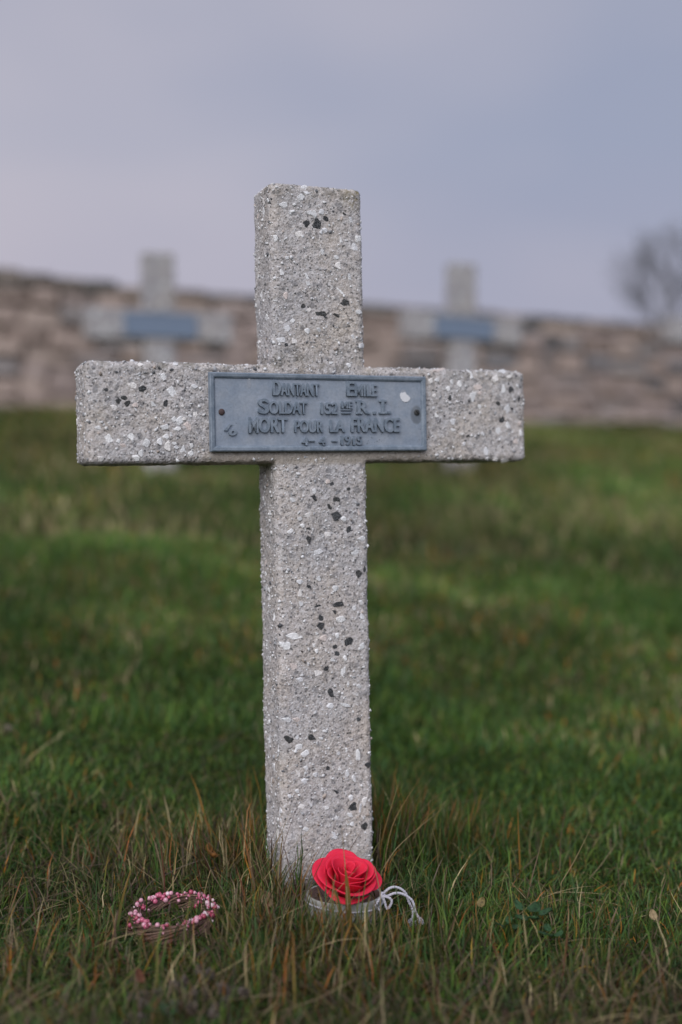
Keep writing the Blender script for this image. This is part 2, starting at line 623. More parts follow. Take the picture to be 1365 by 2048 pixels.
def cross_mesh(name, voxel, fine):
    bm = bmesh.new()
    w, a, b, t, L = STEM_W / 2, ARM_Z, ARM_Z + ARM_H, TOP, ARM_L
    o = [(-w, -0.12), (w, -0.12), (w, a), (L + 0.0035, a), (L + 0.0035, b), (w, b), (w, t), (-w, t), (-w, b), (-L, b), (-L, a), (-w, a)]
    f = bm.faces.new([bm.verts.new((x, 0, z)) for x, z in o])
    r = bmesh.ops.extrude_face_region(bm, geom=[f])
    bmesh.ops.translate(bm, verts=[e for e in r['geom'] if isinstance(e, bmesh.types.BMVert)], vec=(0, DEP, 0))
    bmesh.ops.recalc_face_normals(bm, faces=bm.faces)
    es = [e for e in bm.edges if e.calc_face_angle(0) > 0.5 and e.is_convex]
    bmesh.ops.bevel(bm, geom=es, offset=0.0065, segments=3, affect='EDGES', profile=0.5)
    me = bm_mesh(name + '_base', bm)
    tmp = link(bpy.data.objects.new('tmp', me))
    m = tmp.modifiers.new('r', 'REMESH')
    m.mode = 'VOXEL'
    m.voxel_size = voxel
    d = tmp.modifiers.new('a', 'DISPLACE')
    d.texture, d.strength, d.mid_level, d.texture_coords = tex_a, 0.0028, 0.5, 'LOCAL'
    if fine:
        d = tmp.modifiers.new('b', 'DISPLACE')
        d.texture, d.strength, d.mid_level, d.texture_coords = tex_b, 0.0017, 0.5, 'LOCAL'
    dg = bpy.context.evaluated_depsgraph_get()
    out = bpy.data.meshes.new_from_object(tmp.evaluated_get(dg))
    out.name = name
    bpy.data.objects.remove(tmp)
    co = np.empty(len(out.vertices) * 3, np.float32)
    out.vertices.foreach_get('co', co)
    co = co.reshape(-1, 3)
    # the bed of the plate is flat, and the strip under it is trowelled smooth
    px = np.abs(co[:, 0] + 0.001) < 0.126
    front = co[:, 1] < 0.012
    bed = px & front & (co[:, 2] > 0.4785) & (co[:, 2] < 0.5650)
    co[bed, 1] = np.maximum(co[bed, 1], 0.0004)
    sm = px & (co[:, 1] < 0.004) & (co[:, 2] > 0.474) & (co[:, 2] <= 0.4785)
    co[sm, 1] = co[sm, 1] * 0.35
    out.vertices.foreach_set('co', co.ravel())
    out.polygons.foreach_set('use_smooth', np.ones(len(out.polygons), bool))
    out.update()
    return out


def hull_mesh(name, n, flat, seed):
    r = np.random.default_rng(seed)
    p = r.normal(size=(n, 3))
    p /= np.linalg.norm(p, axis=1)[:, None]
    p *= r.uniform(0.82, 1.0, (n, 1))
    p[:, 2] = np.clip(p[:, 2] * 0.9, -0.7, flat)      # z is the outward side, worn flat
    p /= np.abs(p).max(0)
    p *= 0.5
    bm = bmesh.new()
    vs_ = [bm.verts.new(q) for q in p]
    rr = bmesh.ops.convex_hull(bm, input=vs_)
    bmesh.ops.delete(bm, geom=[v for v in bm.verts if not v.link_faces], context='VERTS')
    bmesh.ops.recalc_face_normals(bm, faces=bm.faces)
    return bm_mesh(name, bm)


WHITE = [tuple(int(q) / 1e4 for q in s.split(',')) for s in """-126,7584,112,109 -186,7498,71,65 -43,7330,65,82 -90,7343,53,44 48,7358,53,55 377,7299,72,55 -384,7402,94,65 -483,7047,53,65 -217,7112,71,71 83,7164,53,49 35,7142,36,49 476,7108,72,78 425,7000,60,89 43,6933,59,60 235,6802,66,66 213,6888,48,44 -139,6667,88,65 353,6687,84,61 242,6528,107,83 -421,6690,53,59 -355,6850,35,38 -129,6586,53,44 -375,6450,47,65 163,6453,42,33 -117,6310,47,38 460,6311,66,44 -305,6189,47,43 -441,5984,82,59 -298,5975,71,54 -139,6086,53,49 -15,6101,53,49 -364,6106,53,65 -219,6165,41,33 382,6038,36,55 489,5947,66,50 -438,6162,58,27 265,7072,48,44 328,5733,54,44 119,5755,60,27 -2043,5474,113,66 -1627,5420,91,112 -1709,5569,60,72 -1943,5691,48,44 -1581,5705,48,39 -2219,5247,95,66 -1834,5295,84,44 -2008,5277,54,44 -2009,5238,42,33 -1372,5199,98,113 -1559,5130,67,84 -1616,5141,42,56 -1474,5064,73,101 -2048,4996,102,116 -2281,4946,77,88 -1905,4896,60,83 -1714,5063,72,56 -1763,4913,54,61 -1700,4963,54,56 -1653,4987,46,39 -1679,4868,79,84 -1525,4834,79,95 -1593,4856,46,39 -1615,4896,48,28 -2009,4747,72,55 -1445,4794,49,56 -1957,4797,48,61 -2145,4875,71,38 -2388,5050,71,38 -2373,4744,65,49 -1437,4873,43,45 -1390,5479,55,45 -2188,4919,33,38 -1578,5041,73,39 -1443,5176,34,34 -1507,5142,34,34 -1521,5276,30,28 1913,5524,90,62 1852,5415,90,103 1528,5498,50,56 1679,5557,56,62 1581,5575,39,46 1827,5662,73,77 2134,5627,68,78 2261,5707,107,63 2317,5651,62,37 1312,5586,50,61 1392,5592,55,41 1379,5200,55,41 1579,5135,67,82 2286,5280,62,94 2165,5039,79,109 2385,4909,80,63 2291,5087,45,84 1577,5043,61,29 1692,4997,56,29 2006,4801,51,93 1681,4730,39,46 2254,4695,125,47 1850,4683,39,39 2028,4718,34,31 2135,4706,51,42 2449,5119,40,42 2459,5003,34,68 2233,5504,57,94 1935,5458,50,36 1962,4998,34,47 1725,4884,33,36 2426,5543,34,42 1440,5710,155,41 1799,5703,67,41 1920,5302,56,57 1355,5419,39,41 1346,5282,31,28 -105,4384,57,59 -179,4133,63,58 238,4076,58,53 414,4148,52,60 -238,4018,44,41 -267,4095,44,41 -61,3737,83,53 360,3710,77,59 441,3856,90,54 -382,3964,63,46 -284,3301,51,70 127,3334,64,53 -281,3424,63,41 -273,3190,51,53 185,2999,90,65 437,3008,45,72 -355,2850,164,70 -456,2757,120,99 -10,2810,77,53 424,2698,52,72 136,2824,41,53 -98,2863,38,29 -132,2736,38,41 50,3922,64,53 -344,4295,57,47 61,4481,45,41 -374,2530,82,70 221,2575,39,59 427,3164,52,54 -61,3449,51,47 -102,2675,38,41 74,2568,64,33 342,3109,39,48 -100,2438,102,59 206,2433,71,107 -302,2383,70,47 45,2072,70,59 218,2069,96,33 -460,1964,95,64 -348,1959,82,47 -262,1593,82,64 355,1507,45,113 -346,1772,32,41 -329,1665,76,58 -341,1384,38,76 -253,1434,51,53 -141,1351,57,41 229,1329,39,77 305,1261,39,71 140,1386,45,36 -274,1295,57,59 -311,1029,63,47 -204,1034,32,41 -28,983,58,35 424,1001,65,84 364,930,52,95 252,872,64,42 91,862,32,36 262,1056,45,59 55,688,38,53 74,650,64,30 -266,782,57,41 254,2298,32,42 377,2258,58,48 -357,1199,44,41 -76,1740,45,26 269,768,45,48 -445,1156,38,35 221,1580,32,48 130,1553,36,36""".split()]
DARK = [tuple(int(q) / 1e4 for q in s.split(',')) for s in """-127,7226,88,98 -16,7223,101,120 99,7291,89,88 305,6404,120,83 -186,6345,65,82 -128,6342,30,27 18,6277,142,88 64,6246,71,44 195,6268,89,50 -385,5932,45,41 312,7355,54,55 -2303,5432,59,55 -1926,5449,90,83 -2174,5319,77,71 -2112,5341,77,71 -2086,5298,77,88 -1698,5302,54,123 -1753,5657,36,33 -1628,5643,48,45 2335,5521,96,157 1561,5396,55,72 2442,5397,32,68 2209,5159,90,115 1773,4972,56,46 2170,5336,68,63 2349,5286,40,37 -98,4307,57,100 159,4290,109,89 81,4215,83,77 156,4110,109,106 313,3967,77,113 -170,3987,57,41 -168,3870,57,88 407,3481,71,89 480,3526,45,72 -176,3366,76,64 -112,3410,19,18 162,3161,147,83 110,3081,51,47 -79,3156,76,29 -38,3024,115,118 -46,2942,89,82 270,2750,84,107 126,2635,96,89 108,2708,58,71 8,2484,77,65 -265,2680,44,41 112,4456,51,47 303,4400,45,42 54,2201,77,124 -439,1763,101,140 -177,1750,70,88 484,1391,84,60 103,1134,51,77 286,958,129,113 418,732,91,96 134,761,32,47 244,1762,32,30 0,1407,51,47 370,1900,58,48""".split()]

cross_me = cross_mesh('cross_body', 0.0017, True)
grave = empty('grave_cross', (-0.0117, 1.2868, 0.0), (0, -LEAN, YAW))
tag(grave, 'large pebbled concrete grave cross in sharp focus with blue-grey name plate', 'grave cross', 'concrete crosses of the cemetery')
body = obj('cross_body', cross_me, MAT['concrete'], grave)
bv = BVHTree.FromPolygons([v.co.copy() for v in cross_me.vertices], [p.vertices[:] for p in cross_me.polygons])

# --- pebbles that can be told apart, one object each
wm = [hull_mesh('white_pebble', 22, 0.45, 100 + i) for i in range(10)]
dm = [hull_mesh('dark_pebble', 20, 0.5, 200 + i) for i in range(8)]
for m_ in wm:
    m_.materials.append(MAT['white'])
for m_ in dm:
    m_.materials.append(MAT['dark'])


def seat(p, n, w, h, meshes, name, proud, roll=None, depth=None):
    n = n.normalized()
    up = Vector((0, 0, 1)) if abs(n.z) < 0.9 else Vector((0, 1, 0))
    ax = up.cross(n).normalized()
    ay = n.cross(ax)
    roll = random.uniform(-0.35, 0.35) if roll is None else roll
    rm = Matrix((ax, ay, n)).transposed() @ Matrix.Rotation(roll, 3, 'Z')
    dz = depth or max(0.0035, 0.55 * min(w, h))
    o = bpy.data.objects.new(name, random.choice(meshes))
    o.matrix_basis = Matrix.LocRotScale(p + n * (proud - dz * 0.5), rm.to_quaternion(), Vector((w, h, dz)))
    link(o, body)
    return o


def on_front(x, z):
    loc, n, i, d = bv.ray_cast(Vector((x, -0.2, z)), Vector((0, 1, 0)))
    if loc is None:
        x = math.copysign(min(abs(x), STEM_W / 2 - 0.004 if not ARM_Z < z < ARM_Z + ARM_H else ARM_L - 0.004), x)
        loc, n, i, d = bv.ray_cast(Vector((x, -0.2, min(z, TOP - 0.005))), Vector((0, 1, 0)))
    nn = Vector((0, 0, 0))
    for dx in (-0.003, 0, 0.003):
        for dz in (-0.003, 0, 0.003):
            l2, n2, i2, d2 = bv.ray_cast(Vector((x + dx, -0.2, z + dz)), Vector((0, 1, 0)))
            nn += n2 if l2 else Vector((math.copysign(0.7, x) if dx * x > 0 else 0, -0.3, 0.7 if dz > 0 and z > 0.7 else 0))
    return loc, nn.normalized()


def in_plate(x, z, m=0.003):
    return abs(x + 0.0011) < 0.124 + m and 0.4806 - m < z < 0.5626 + m


FN = Vector((0, -1, 0))
taken = []
for x, z, w, h in DARK:
    if not in_plate(x, z):
        lc, nn = on_front(x, z)
        seat(lc, nn, w * 1.2, h * 1.15, dm, 'dark_pebble', 0.0013, depth=0.006)
        taken.append((x, z, max(w, h) / 2))
for x, z, w, h in WHITE:
    if not in_plate(x, z):
        lc, nn = on_front(x, z)
        seat(lc, nn, w * 1.34, h * 1.28, wm, 'white_pebble', 0.0014)
        taken.append((x, z, max(w, h) / 2))

# --- random places on the surface, by area
nP = len(cross_me.polygons)
cen = np.empty(nP * 3, np.float32)
nor = np.empty(nP * 3, np.float32)
ar = np.empty(nP, np.float32)
cross_me.polygons.foreach_get('center', cen)
cross_me.polygons.foreach_get('normal', nor)
cross_me.polygons.foreach_get('area', ar)
cen, nor = cen.reshape(-1, 3), nor.reshape(-1, 3)
okm = (cen[:, 2] > -0.01) & ~((np.abs(cen[:, 0] + 0.0011) < 0.128) & (cen[:, 2] > 0.4745) & (cen[:, 2] < 0.566) & (cen[:, 1] < 0.01))
pr = ar * okm
pr = pr / pr.sum()
face_y = np.clip(cen[:, 1], 0, DEP)
side = (face_y > 0.0045) & (face_y < DEP - 0.005)
pick = RNG.choice(nP, 4000, p=pr)
cnt = 0
for i in pick:                                        # sides, top and ends
    if cnt >= 117:
        break
    if not side[i] or nor[i, 2] < -0.5 or (nor[i, 0] > 0.5 and random.random() < 0.6):
        continue
    s_ = random.choice((0.005, 0.006, 0.0065, 0.0075, 0.009, 0.011))
    nrm = Vector(nor[i])
    ax_ = max(range(3), key=lambda q: abs(nrm[q]))
    e = Vector((0, 0, 0))
    e[ax_] = math.copysign(1, nrm[ax_])
    seat(Vector(cen[i]), e + nrm, s_ * random.uniform(0.7, 1), s_ * random.uniform(0.8, 1.35), wm, 'white_pebble', 0.0010)
    cnt += 1

# --- countless small chips: one part
acc = Acc()
small = [hull_mesh('c', 9, 0.6, 300 + i) for i in range(14)]
sv = []
for m_ in small:
    m_.calc_loop_triangles()
    sv.append((np.array([v.co[:] for v in m_.vertices]), np.array([t.vertices[:] for t in m_.loop_triangles])))
tk = np.array(taken)
pick = RNG.choice(nP, 9000, p=pr)
for i in pick:
    c_, n_ = cen[i], nor[i]
    fr = n_[1] < -0.8
    s_ = min(RNG.lognormal(math.log(0.0020), 0.42), 0.0058)
    if fr:
        dd = np.hypot(tk[:, 0] - c_[0], tk[:, 1] - c_[2]) - tk[:, 2]
        if dd.min() < s_ * 0.3:
            continue
    else:
        s_ *= 1.05
    if n_[2] < -0.6:
        continue
    u = RNG.random()
    if u < 0.70:
        col = np.array((0.68, 0.69, 0.71)) * RNG.uniform(0.75, 1.18)
    elif u < 0.86:
        col = np.array((0.33, 0.34, 0.36)) * RNG.uniform(0.75, 1.2)
    elif u < 0.94:
        col = np.array((0.10, 0.105, 0.115)) * RNG.uniform(0.6, 1.5)
    else:
        col = np.array((0.42, 0.36, 0.32)) * RNG.uniform(0.7, 1.2)
    a_ = np.cross(n_, RNG.normal(size=3))
    a_ /= np.linalg.norm(a_)
    b_ = np.cross(n_, a_)
    V_, T_ = sv[RNG.integers(len(sv))]
    sc_ = np.array((s_ * RNG.uniform(0.75, 1.3), s_ * RNG.uniform(0.75, 1.3), s_ * 0.8))
    q = V_ * sc_
    acc.add(c_ + q[:, :1] * a_ + q[:, 1:2] * b_ + (q[:, 2:] + s_ * (-0.05 if fr else 0.0)) * n_, T_, col)
chips = obj('stone_chips', acc.mesh('stone_chips'), MAT['chip'], body)
chips['kind'] = 'stuff'
for m_ in small:
    bpy.data.meshes.remove(m_)

# --- name plate
PW, PH, PT = 0.248, 0.082, 0.0032
plate_bm = bmesh.new()
add_box(plate_bm, (0, -PT / 2, PH / 2), (PW, PT, PH), 0.0008)
plate_me = bm_mesh('name_plate', plate_bm)


def frame_mesh():
    bm = bmesh.new()
    prof = [(0.0000, -0.0030), (0.0006, -0.0052), (0.0016, -0.0057), (0.0042, -0.0055), (0.0056, -0.0047), (0.0066, -0.0029)]   # inset, y
    rings = []
    for ins, y in prof:
        x0, x1, z0, z1 = -PW / 2 + ins, PW / 2 - ins, ins, PH - ins
        rings.append([bm.verts.new(p) for p in ((x0, y, z0), (x1, y, z0), (x1, y, z1), (x0, y, z1))])
    for a, b in zip(rings, rings[1:]):
        for q in range(4):
            bm.faces.new((a[q], a[(q + 1) % 4], b[(q + 1) % 4], b[q]))
    bmesh.ops.recalc_face_normals(bm, faces=bm.faces)
    if sum(f.normal.y for f in bm.faces) > 0:
        bmesh.ops.reverse_faces(bm, faces=bm.faces)
    return bm_mesh('border', bm)


frame_me = frame_mesh()
plate_far, frame_far = plate_me.copy(), frame_me.copy()
plate_me.materials.append(MAT['zinc'])
frame_me.materials.append(MAT['relief'])
plate_far.materials.append(MAT['zinc_far'])
frame_far.materials.append(MAT['zinc_far'])


def text_mesh(s, x0, x1, z0, z1, depth, fat=0.02, shear=0.0, serif=False):
    cu = bpy.data.curves.new('t', 'FONT')
    cu.body = s
    cu.size = 1.0
    cu.extrude = 0.02
    cu.offset = fat
    cu.shear = shear
    cu.resolution_u = 5
    to = link(bpy.data.objects.new('t', cu))
    dg = bpy.context.evaluated_depsgraph_get()
    me = bpy.data.meshes.new_from_object(to.evaluated_get(dg))
    bpy.data.objects.remove(to)
    bpy.data.curves.remove(cu)
    co = np.array([v.co[:] for v in me.vertices])
    mn, mx = co.min(0), co.max(0)
    q = (co - mn) / (mx - mn)
    # cast letters: the top face a little smaller than the foot, the hand-set line a little uneven
    X_ = x0 + q[:, 0] * (x1 - x0)
    Z_ = z0 + q[:, 1] * (z1 - z0)
    Y_ = -PT + 0.0004 - q[:, 2] * depth
    # struck twice side by side for the broad stroke of the cast letters
    me.calc_loop_triangles()
    tr = np.array([t.vertices[:] for t in me.loop_triangles])
    bd = 0.00036
    A = np.stack([X_ - bd, Y_, Z_], 1)
    B = np.stack([X_ + bd, Y_ - 0.00006, Z_], 1)
    bpy.data.meshes.remove(me)
    return fast_mesh('lettering', np.vstack([A, B]), np.vstack([tr, tr + len(A)]))


# words measured on the plate: text, left, right, top, bottom (as fractions of 1235 x 440)
def fx(v):
    return -PW / 2 + (v - 45) / 1236 * PW


def fz(v, x):
    t = (x - 45) / 1236
    top, bot = 72 + 20 * t, 521 - 4 * t
    return PH * (bot - v) / (bot - top)


WORDS = [('D', 388, 428, 118, 203, .02), ('ANTANT', 432, 646, 134, 203, .006), ('E', 806, 850, 122, 205, .02), ('MILE', 852, 982, 137, 206, .01),
         ('S', 306, 362, 222, 307, .02), ('OLDAT', 366, 576, 236, 307, .008), ('152', 655, 750, 242, 308, .008), ('ME', 774, 836, 236, 276, .01),
         ('M', 252, 302, 326, 415, .01), ('ORT', 306, 462, 326, 413, .02), ('POUR', 505, 664, 343, 412, .008), ('LA', 704, 790, 342, 410, .02), ('FRANCE', 828, 1114, 326, 410, .02),
         ('4', 545, 576, 440, 486, .01), ('4', 642, 676, 438, 486, .01), ('1915', 768, 888, 430, 484, .01)]


def make_plate(parent, words, loc):
    pm, fm = (plate_me, frame_me) if words else (plate_far, frame_far)
    pl = obj('name_plate', pm, None, parent)
    pl.location = loc
    obj('border', fm, None, pl)
    if not words:
        return pl
    for s, a, b, t, u, fat in words:
        obj('lettering', text_mesh(s, fx(a), fx(b), fz(u, a), fz(t, a), 0.0034, fat), MAT['relief'], pl)
    # R . I . in slab letters, the bars under ME, the dashes of the date
    def slab(name, rects):
        bm = bmesh.new()
        for i, (a, b, t, u) in enumerate(rects):
            add_box(bm, ((fx(a) + fx(b)) / 2, -PT - 0.0008 - i * 0.00004, (fz(u, a) + fz(t, a)) / 2), (fx(b) - fx(a), 0.0036, abs(fz(u, a) - fz(t, a))), 0.0005)
        obj(name, bm_mesh(name, bm), MAT['relief'], pl)
    obj('lettering', text_mesh('R', fx(866), fx(930), fz(303, 866), fz(232, 866), 0.0034, .02), MAT['relief'], pl)
    slab('letter_serif', [(856, 892, 228, 240), (858, 894, 298, 309), (916, 942, 297, 309)])
    slab('lettering', [(958, 976, 291, 308)])
    slab('lettering', [(1008, 1026, 224, 308), (994, 1040, 226, 239), (992, 1042, 296, 307)])
    slab('lettering', [(1044, 1064, 290, 306)])
    slab('letter_bar', [(770, 832, 281, 288)])
    slab('letter_bar', [(772, 830, 298, 306)])
    slab('lettering', [(582, 618, 456, 464)])
    slab('lettering', [(714, 747, 457, 465)])
    m1 = text_mesh('1', fx(122), fx(158), fz(402, 130), fz(366, 130), 0.0024, .04, 0.5)
    obj('lettering', m1, MAT['relief'], pl)
    m1 = text_mesh('o', fx(146), fx(186), fz(430, 150), fz(394, 150), 0.0024, .03, 0.2)
    obj('lettering', m1, MAT['relief'], pl)
    # screws
    for sx, sz, rr, mt, lab in ((fx(110), fz(297, 110), 0.0034, 'screw', 'rusty brown screw'), (fx(1224), fz(298, 1224), 0.0034, 'screw2', 'dark slotted screw')):
        bm = bmesh.new()
        mm = Matrix.Translation((sx, -PT - 0.0005, sz)) @ Matrix.Diagonal((1, 0.45, 1, 1))
        bmesh.ops.create_uvsphere(bm, u_segments=20, v_segments=12, radius=rr, matrix=mm)
        sc_ = obj('screw', bm_mesh('screw', bm, True), MAT[mt], pl)
        sc_['label'] = lab
        bm = bmesh.new()
        bmesh.ops.create_cube(bm, size=1, matrix=Matrix.Translation((sx, -PT - 0.0019, sz)) @ Matrix.Rotation(0.9, 4, 'Y') @ Matrix.Diagonal((rr * 1.5, 0.0006, 0.0008, 1)))
        if mt == 'screw2':
            obj('screw_slot', bm_mesh('screw_slot', bm), MAT['slot'], pl)
        else:
            bm.free()
    # flake of white paint, with a thin edge above it, and a chalky run at the upper left

    def flake(name, pts, mat, th):
        bm = bmesh.new()
        f = bm.faces.new([bm.verts.new((fx(a), -PT - 0.0002, fz(b, a))) for a, b in pts])
        r = bmesh.ops.extrude_face_region(bm, geom=[f])
        bmesh.ops.translate(bm, verts=[e for e in r['geom'] if isinstance(e, bmesh.types.BMVert)], vec=(0, -th, 0))
        bmesh.ops.recalc_face_normals(bm, faces=bm.faces)
        return obj(name, bm_mesh(name, bm), mat, pl)
    flake('paint_flake', [(1125, 190), (1134, 184), (1143, 186), (1150, 180), (1158, 184), (1164, 196), (1172, 199), (1178, 207), (1187, 216), (1180, 228), (1168, 237), (1152, 239),
                          (1138, 232), (1128, 218), (1124, 204)], MAT['paint'], 0.0004)['label'] = 'white paint flake'
    flake('paint_edge', [(1128, 189), (1131, 172), (1143, 166), (1156, 168), (1162, 180), (1168, 196), (1150, 206)], MAT['paint_thin'], 0.0001)
    flake('paint_run', [(254, 108), (262, 102), (270, 108), (273, 140), (270, 158), (260, 162), (252, 152), (250, 130)], MAT['paint_thin'], 0.0001)
    flake('paint_run', [(255, 106), (262, 98), (269, 106), (262, 116)], MAT['paint'], 0.0003)
    return pl


plate = make_plate(grave, WORDS, (-0.0011, -0.0012, 0.4806))
plate['label'] = 'blue-grey cast metal name plate with raised lettering'

# --- crosses of the next row, further up the slope
far_me = cross_mesh('cross_body_far', 0.0045, False)
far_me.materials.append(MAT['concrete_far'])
frm = [hull_mesh('far_pebble', 16, 0.45, 400 + i) for i in range(5)]
for m_ in frm:
    m_.materials.append(MAT['white'])
FARX = [(325, 4.02, -0.012, 'blurred concrete grave cross up the slope on the left, nearest the dark shrub', 0.0),
        (926, 4.50, 0.010, 'blurred concrete grave cross up the slope, greenish and right of the big cross', 0.052),
        (1440, 4.97, -0.006, 'blurred concrete grave cross cut off by the right edge of the photo', 0.10)]
for px, yy, ln, lab, dz in FARX:
    p = at(px, 700, yy)
    gz = float(ground_h(p.x, p.y, False))
    root = empty('grave_cross', (p.x, p.y, gz - 0.02 + dz), (0, ln, YAW))
    tag(root, lab, 'grave cross', 'concrete crosses of the cemetery')
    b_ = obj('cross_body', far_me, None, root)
    pl = make_plate(root, None, (0.0, -0.002, 0.4806))
    pl['label'] = 'blue-grey metal name plate'
    for q in range(26):
        for tries in range(20):
            x_, z_ = random.uniform(-0.24, 0.24), random.uniform(0.1, 0.75)
            if not in_plate(x_, z_, 0.008) and (abs(x_) < 0.045 or ARM_Z + 0.008 < z_ < ARM_Z + ARM_H - 0.008):
                break
        s_ = random.uniform(0.008, 0.016)
        o = bpy.data.objects.new('white_pebble', random.choice(frm))
        o.matrix_basis = Matrix.LocRotScale(Vector((x_, -0.0005, z_)), (Matrix.Rotation(math.pi / 2, 3, 'X') @ Matrix.Rotation(random.uniform(0, 6), 3, 'Z')).to_quaternion(), Vector((s_, s_ * 1.2, 0.006)))
        link(o, b_)

# ------------------------------------------------------------------ stone wall behind the graves
def stone_mesh(seed):
    r = random.Random(seed)
    bm = bmesh.new()
    bmesh.ops.create_cube(bm, size=1.0)
    bmesh.ops.bevel(bm, geom=list(bm.edges), offset=0.09, segments=1, affect='EDGES')
    for v in bm.verts:
        v.co += Vector((r.uniform(-.05, .05), r.uniform(-.05, .05), r.uniform(-.06, .06)))
    return bm_mesh('wall_stone', bm)


stm = [stone_mesh(i) for i in range(12)]
for m_ in stm:
    m_.materials.append(MAT['stone'])
WV0, WV1 = 5.78, 6.12
wall_u0, wall_u1 = -3.4, 9.0
wz = float(np.interp(5.8, _v, _h))
wall = empty('stone_wall', (UD[0] * 3 + VD[0] * WV0, UD[1] * 3 + VD[1] * WV0, wz), (0, 0, YAW))
tag(wall, 'low pink and grey sandstone wall running behind the graves', 'wall')


def wall_top(u):                                      # u from the wall's own origin
    return 0.60 + float(np.interp(u, [-4, -2.6, -2.25, -1.9, -1.2, 4.5], [0.10, 0.085, 0.05, 0.02, 0.0, -0.01]))


core = bmesh.new()
add_box(core, ((wall_u0 + wall_u1) / 2 - 3, 0.17, 0.22), (wall_u1 - wall_u0 - 0.1, 0.26, 0.72))
obj('wall_core', bm_mesh('wall_core', core), MAT['mortar'], wall)
PINK = [(0.42, 0.335, 0.295), (0.45, 0.365, 0.32), (0.39, 0.32, 0.295), (0.36, 0.31, 0.295), (0.43, 0.35, 0.325), (0.32, 0.295, 0.29), (0.26, 0.245, 0.25), (0.20, 0.195, 0.20)]
z = -0.06
row = 0
far_stones = []
while z < 0.52:
    h = random.uniform(0.06, 0.095)
    u = wall_u0 - 3 + random.uniform(-0.15, 0)
    while u < wall_u1 - 3:
        L_ = random.uniform(0.10, 0.25)
        if True:
            tz = min(h, wall_top(u) - z)
            o = bpy.data.objects.new('stone', random.choice(stm))
            o.location = (u + L_ / 2, 0.06 + random.uniform(-0.012, 0.014), z + tz / 2 + (random.uniform(-0.022, 0.022) if z < 0.45 else 0))
            o.scale = ((L_ - 0.012) * random.uniform(0.9, 1.08), 0.13, (tz - 0.01) * random.uniform(0.75, 1.25))
            o.rotation_euler = (0, random.uniform(-.10, .10), random.choice((0, math.pi)))
            cc = random.choices(PINK, (5, 5, 4, 3, 4, 2.4, 1.2, 0.7))[0]
            kk = random.uniform(0.85, 1.15)
            o.color = (cc[0] * kk, cc[1] * kk, cc[2] * kk, 1)
            if -2.7 < u + L_ / 2 < 2.4 and len(wall.children) < 300:
                link(o, wall)
            else:                                     # the ends of the wall, out of the picture
                far_stones.append(o)
        u += L_
    z += h
    row += 1
u = wall_u0 - 3
while u < wall_u1 - 3:                                # weathered capping stones
    L_ = random.uniform(0.12, 0.28)
    tp = wall_top(u + L_ / 2)
    hh = tp - (z - 0.01) + random.uniform(-0.006, 0.012)
    o = bpy.data.objects.new('capping_stone', random.choice(stm))
    o.location = (u + L_ / 2, 0.17, z - 0.01 + hh / 2)
    o.scale = (L_ * 1.01, 0.36, max(hh, 0.045) * 1.05)
    o.rotation_euler = (0, random.uniform(-.02, .02), 0)
    cc = random.choice(((0.19, 0.165, 0.145), (0.23, 0.195, 0.17), (0.17, 0.16, 0.145), (0.27, 0.225, 0.19)))
    o.color = (*cc, 1)
    link(o, wall)
    u += L_

sa = Acc()
for o in far_stones:
    o.data.calc_loop_triangles()
    mw = np.array(o.matrix_basis)
    V_ = np.array([v.co[:] for v in o.data.vertices]) @ mw[:3, :3].T + mw[:3, 3]
    sa.add(V_, np.array([t.vertices[:] for t in o.data.loop_triangles]), np.array(o.color[:3]))
    bpy.data.objects.remove(o)
if sa.n:
    tag(obj('end_stones', sa.mesh('end_stones'), MAT['stone_joined'], wall), kind='stuff')

# ------------------------------------------------------------------ bare tree and shrubs beyond the wall
def grow(acc, p, d, ln, rad, depth, rs, spread=0.5, twist=0.28):
    n = 5
    pts = [p]
    q = Vector(p)
    dd = d.copy()
    for i in range(n):
        dd = (dd + Vector((rs.gauss(0, twist * .3), rs.gauss(0, twist * .3), rs.gauss(0, twist * .2) + 0.04))).normalized()
        q = q + dd * ln / n
        pts.append(q.copy())
    V_, T_ = tube([v[:] for v in pts], np.linspace(rad, rad * 0.62, n + 1), 5 if depth > 2 else 3)
    acc.add(V_, T_)
    if depth == 0:
        return
    for i in range(rs.choice((3, 4, 4) if depth > 1 else (3, 4, 5))):
        t = rs.uniform(0.35, 1.0)
        k_ = min(n, max(1, int(round(t * n))))
        ax = Vector((rs.gauss(0, 1), rs.gauss(0, 1), rs.gauss(0, 0.5))).normalized()
        nd = (dd + ax * spread * rs.uniform(0.7, 1.5)).normalized()
        grow(acc, pts[k_], nd, ln * rs.uniform(0.55, 0.8), rad * 0.58, depth - 1, rs, spread, twist)


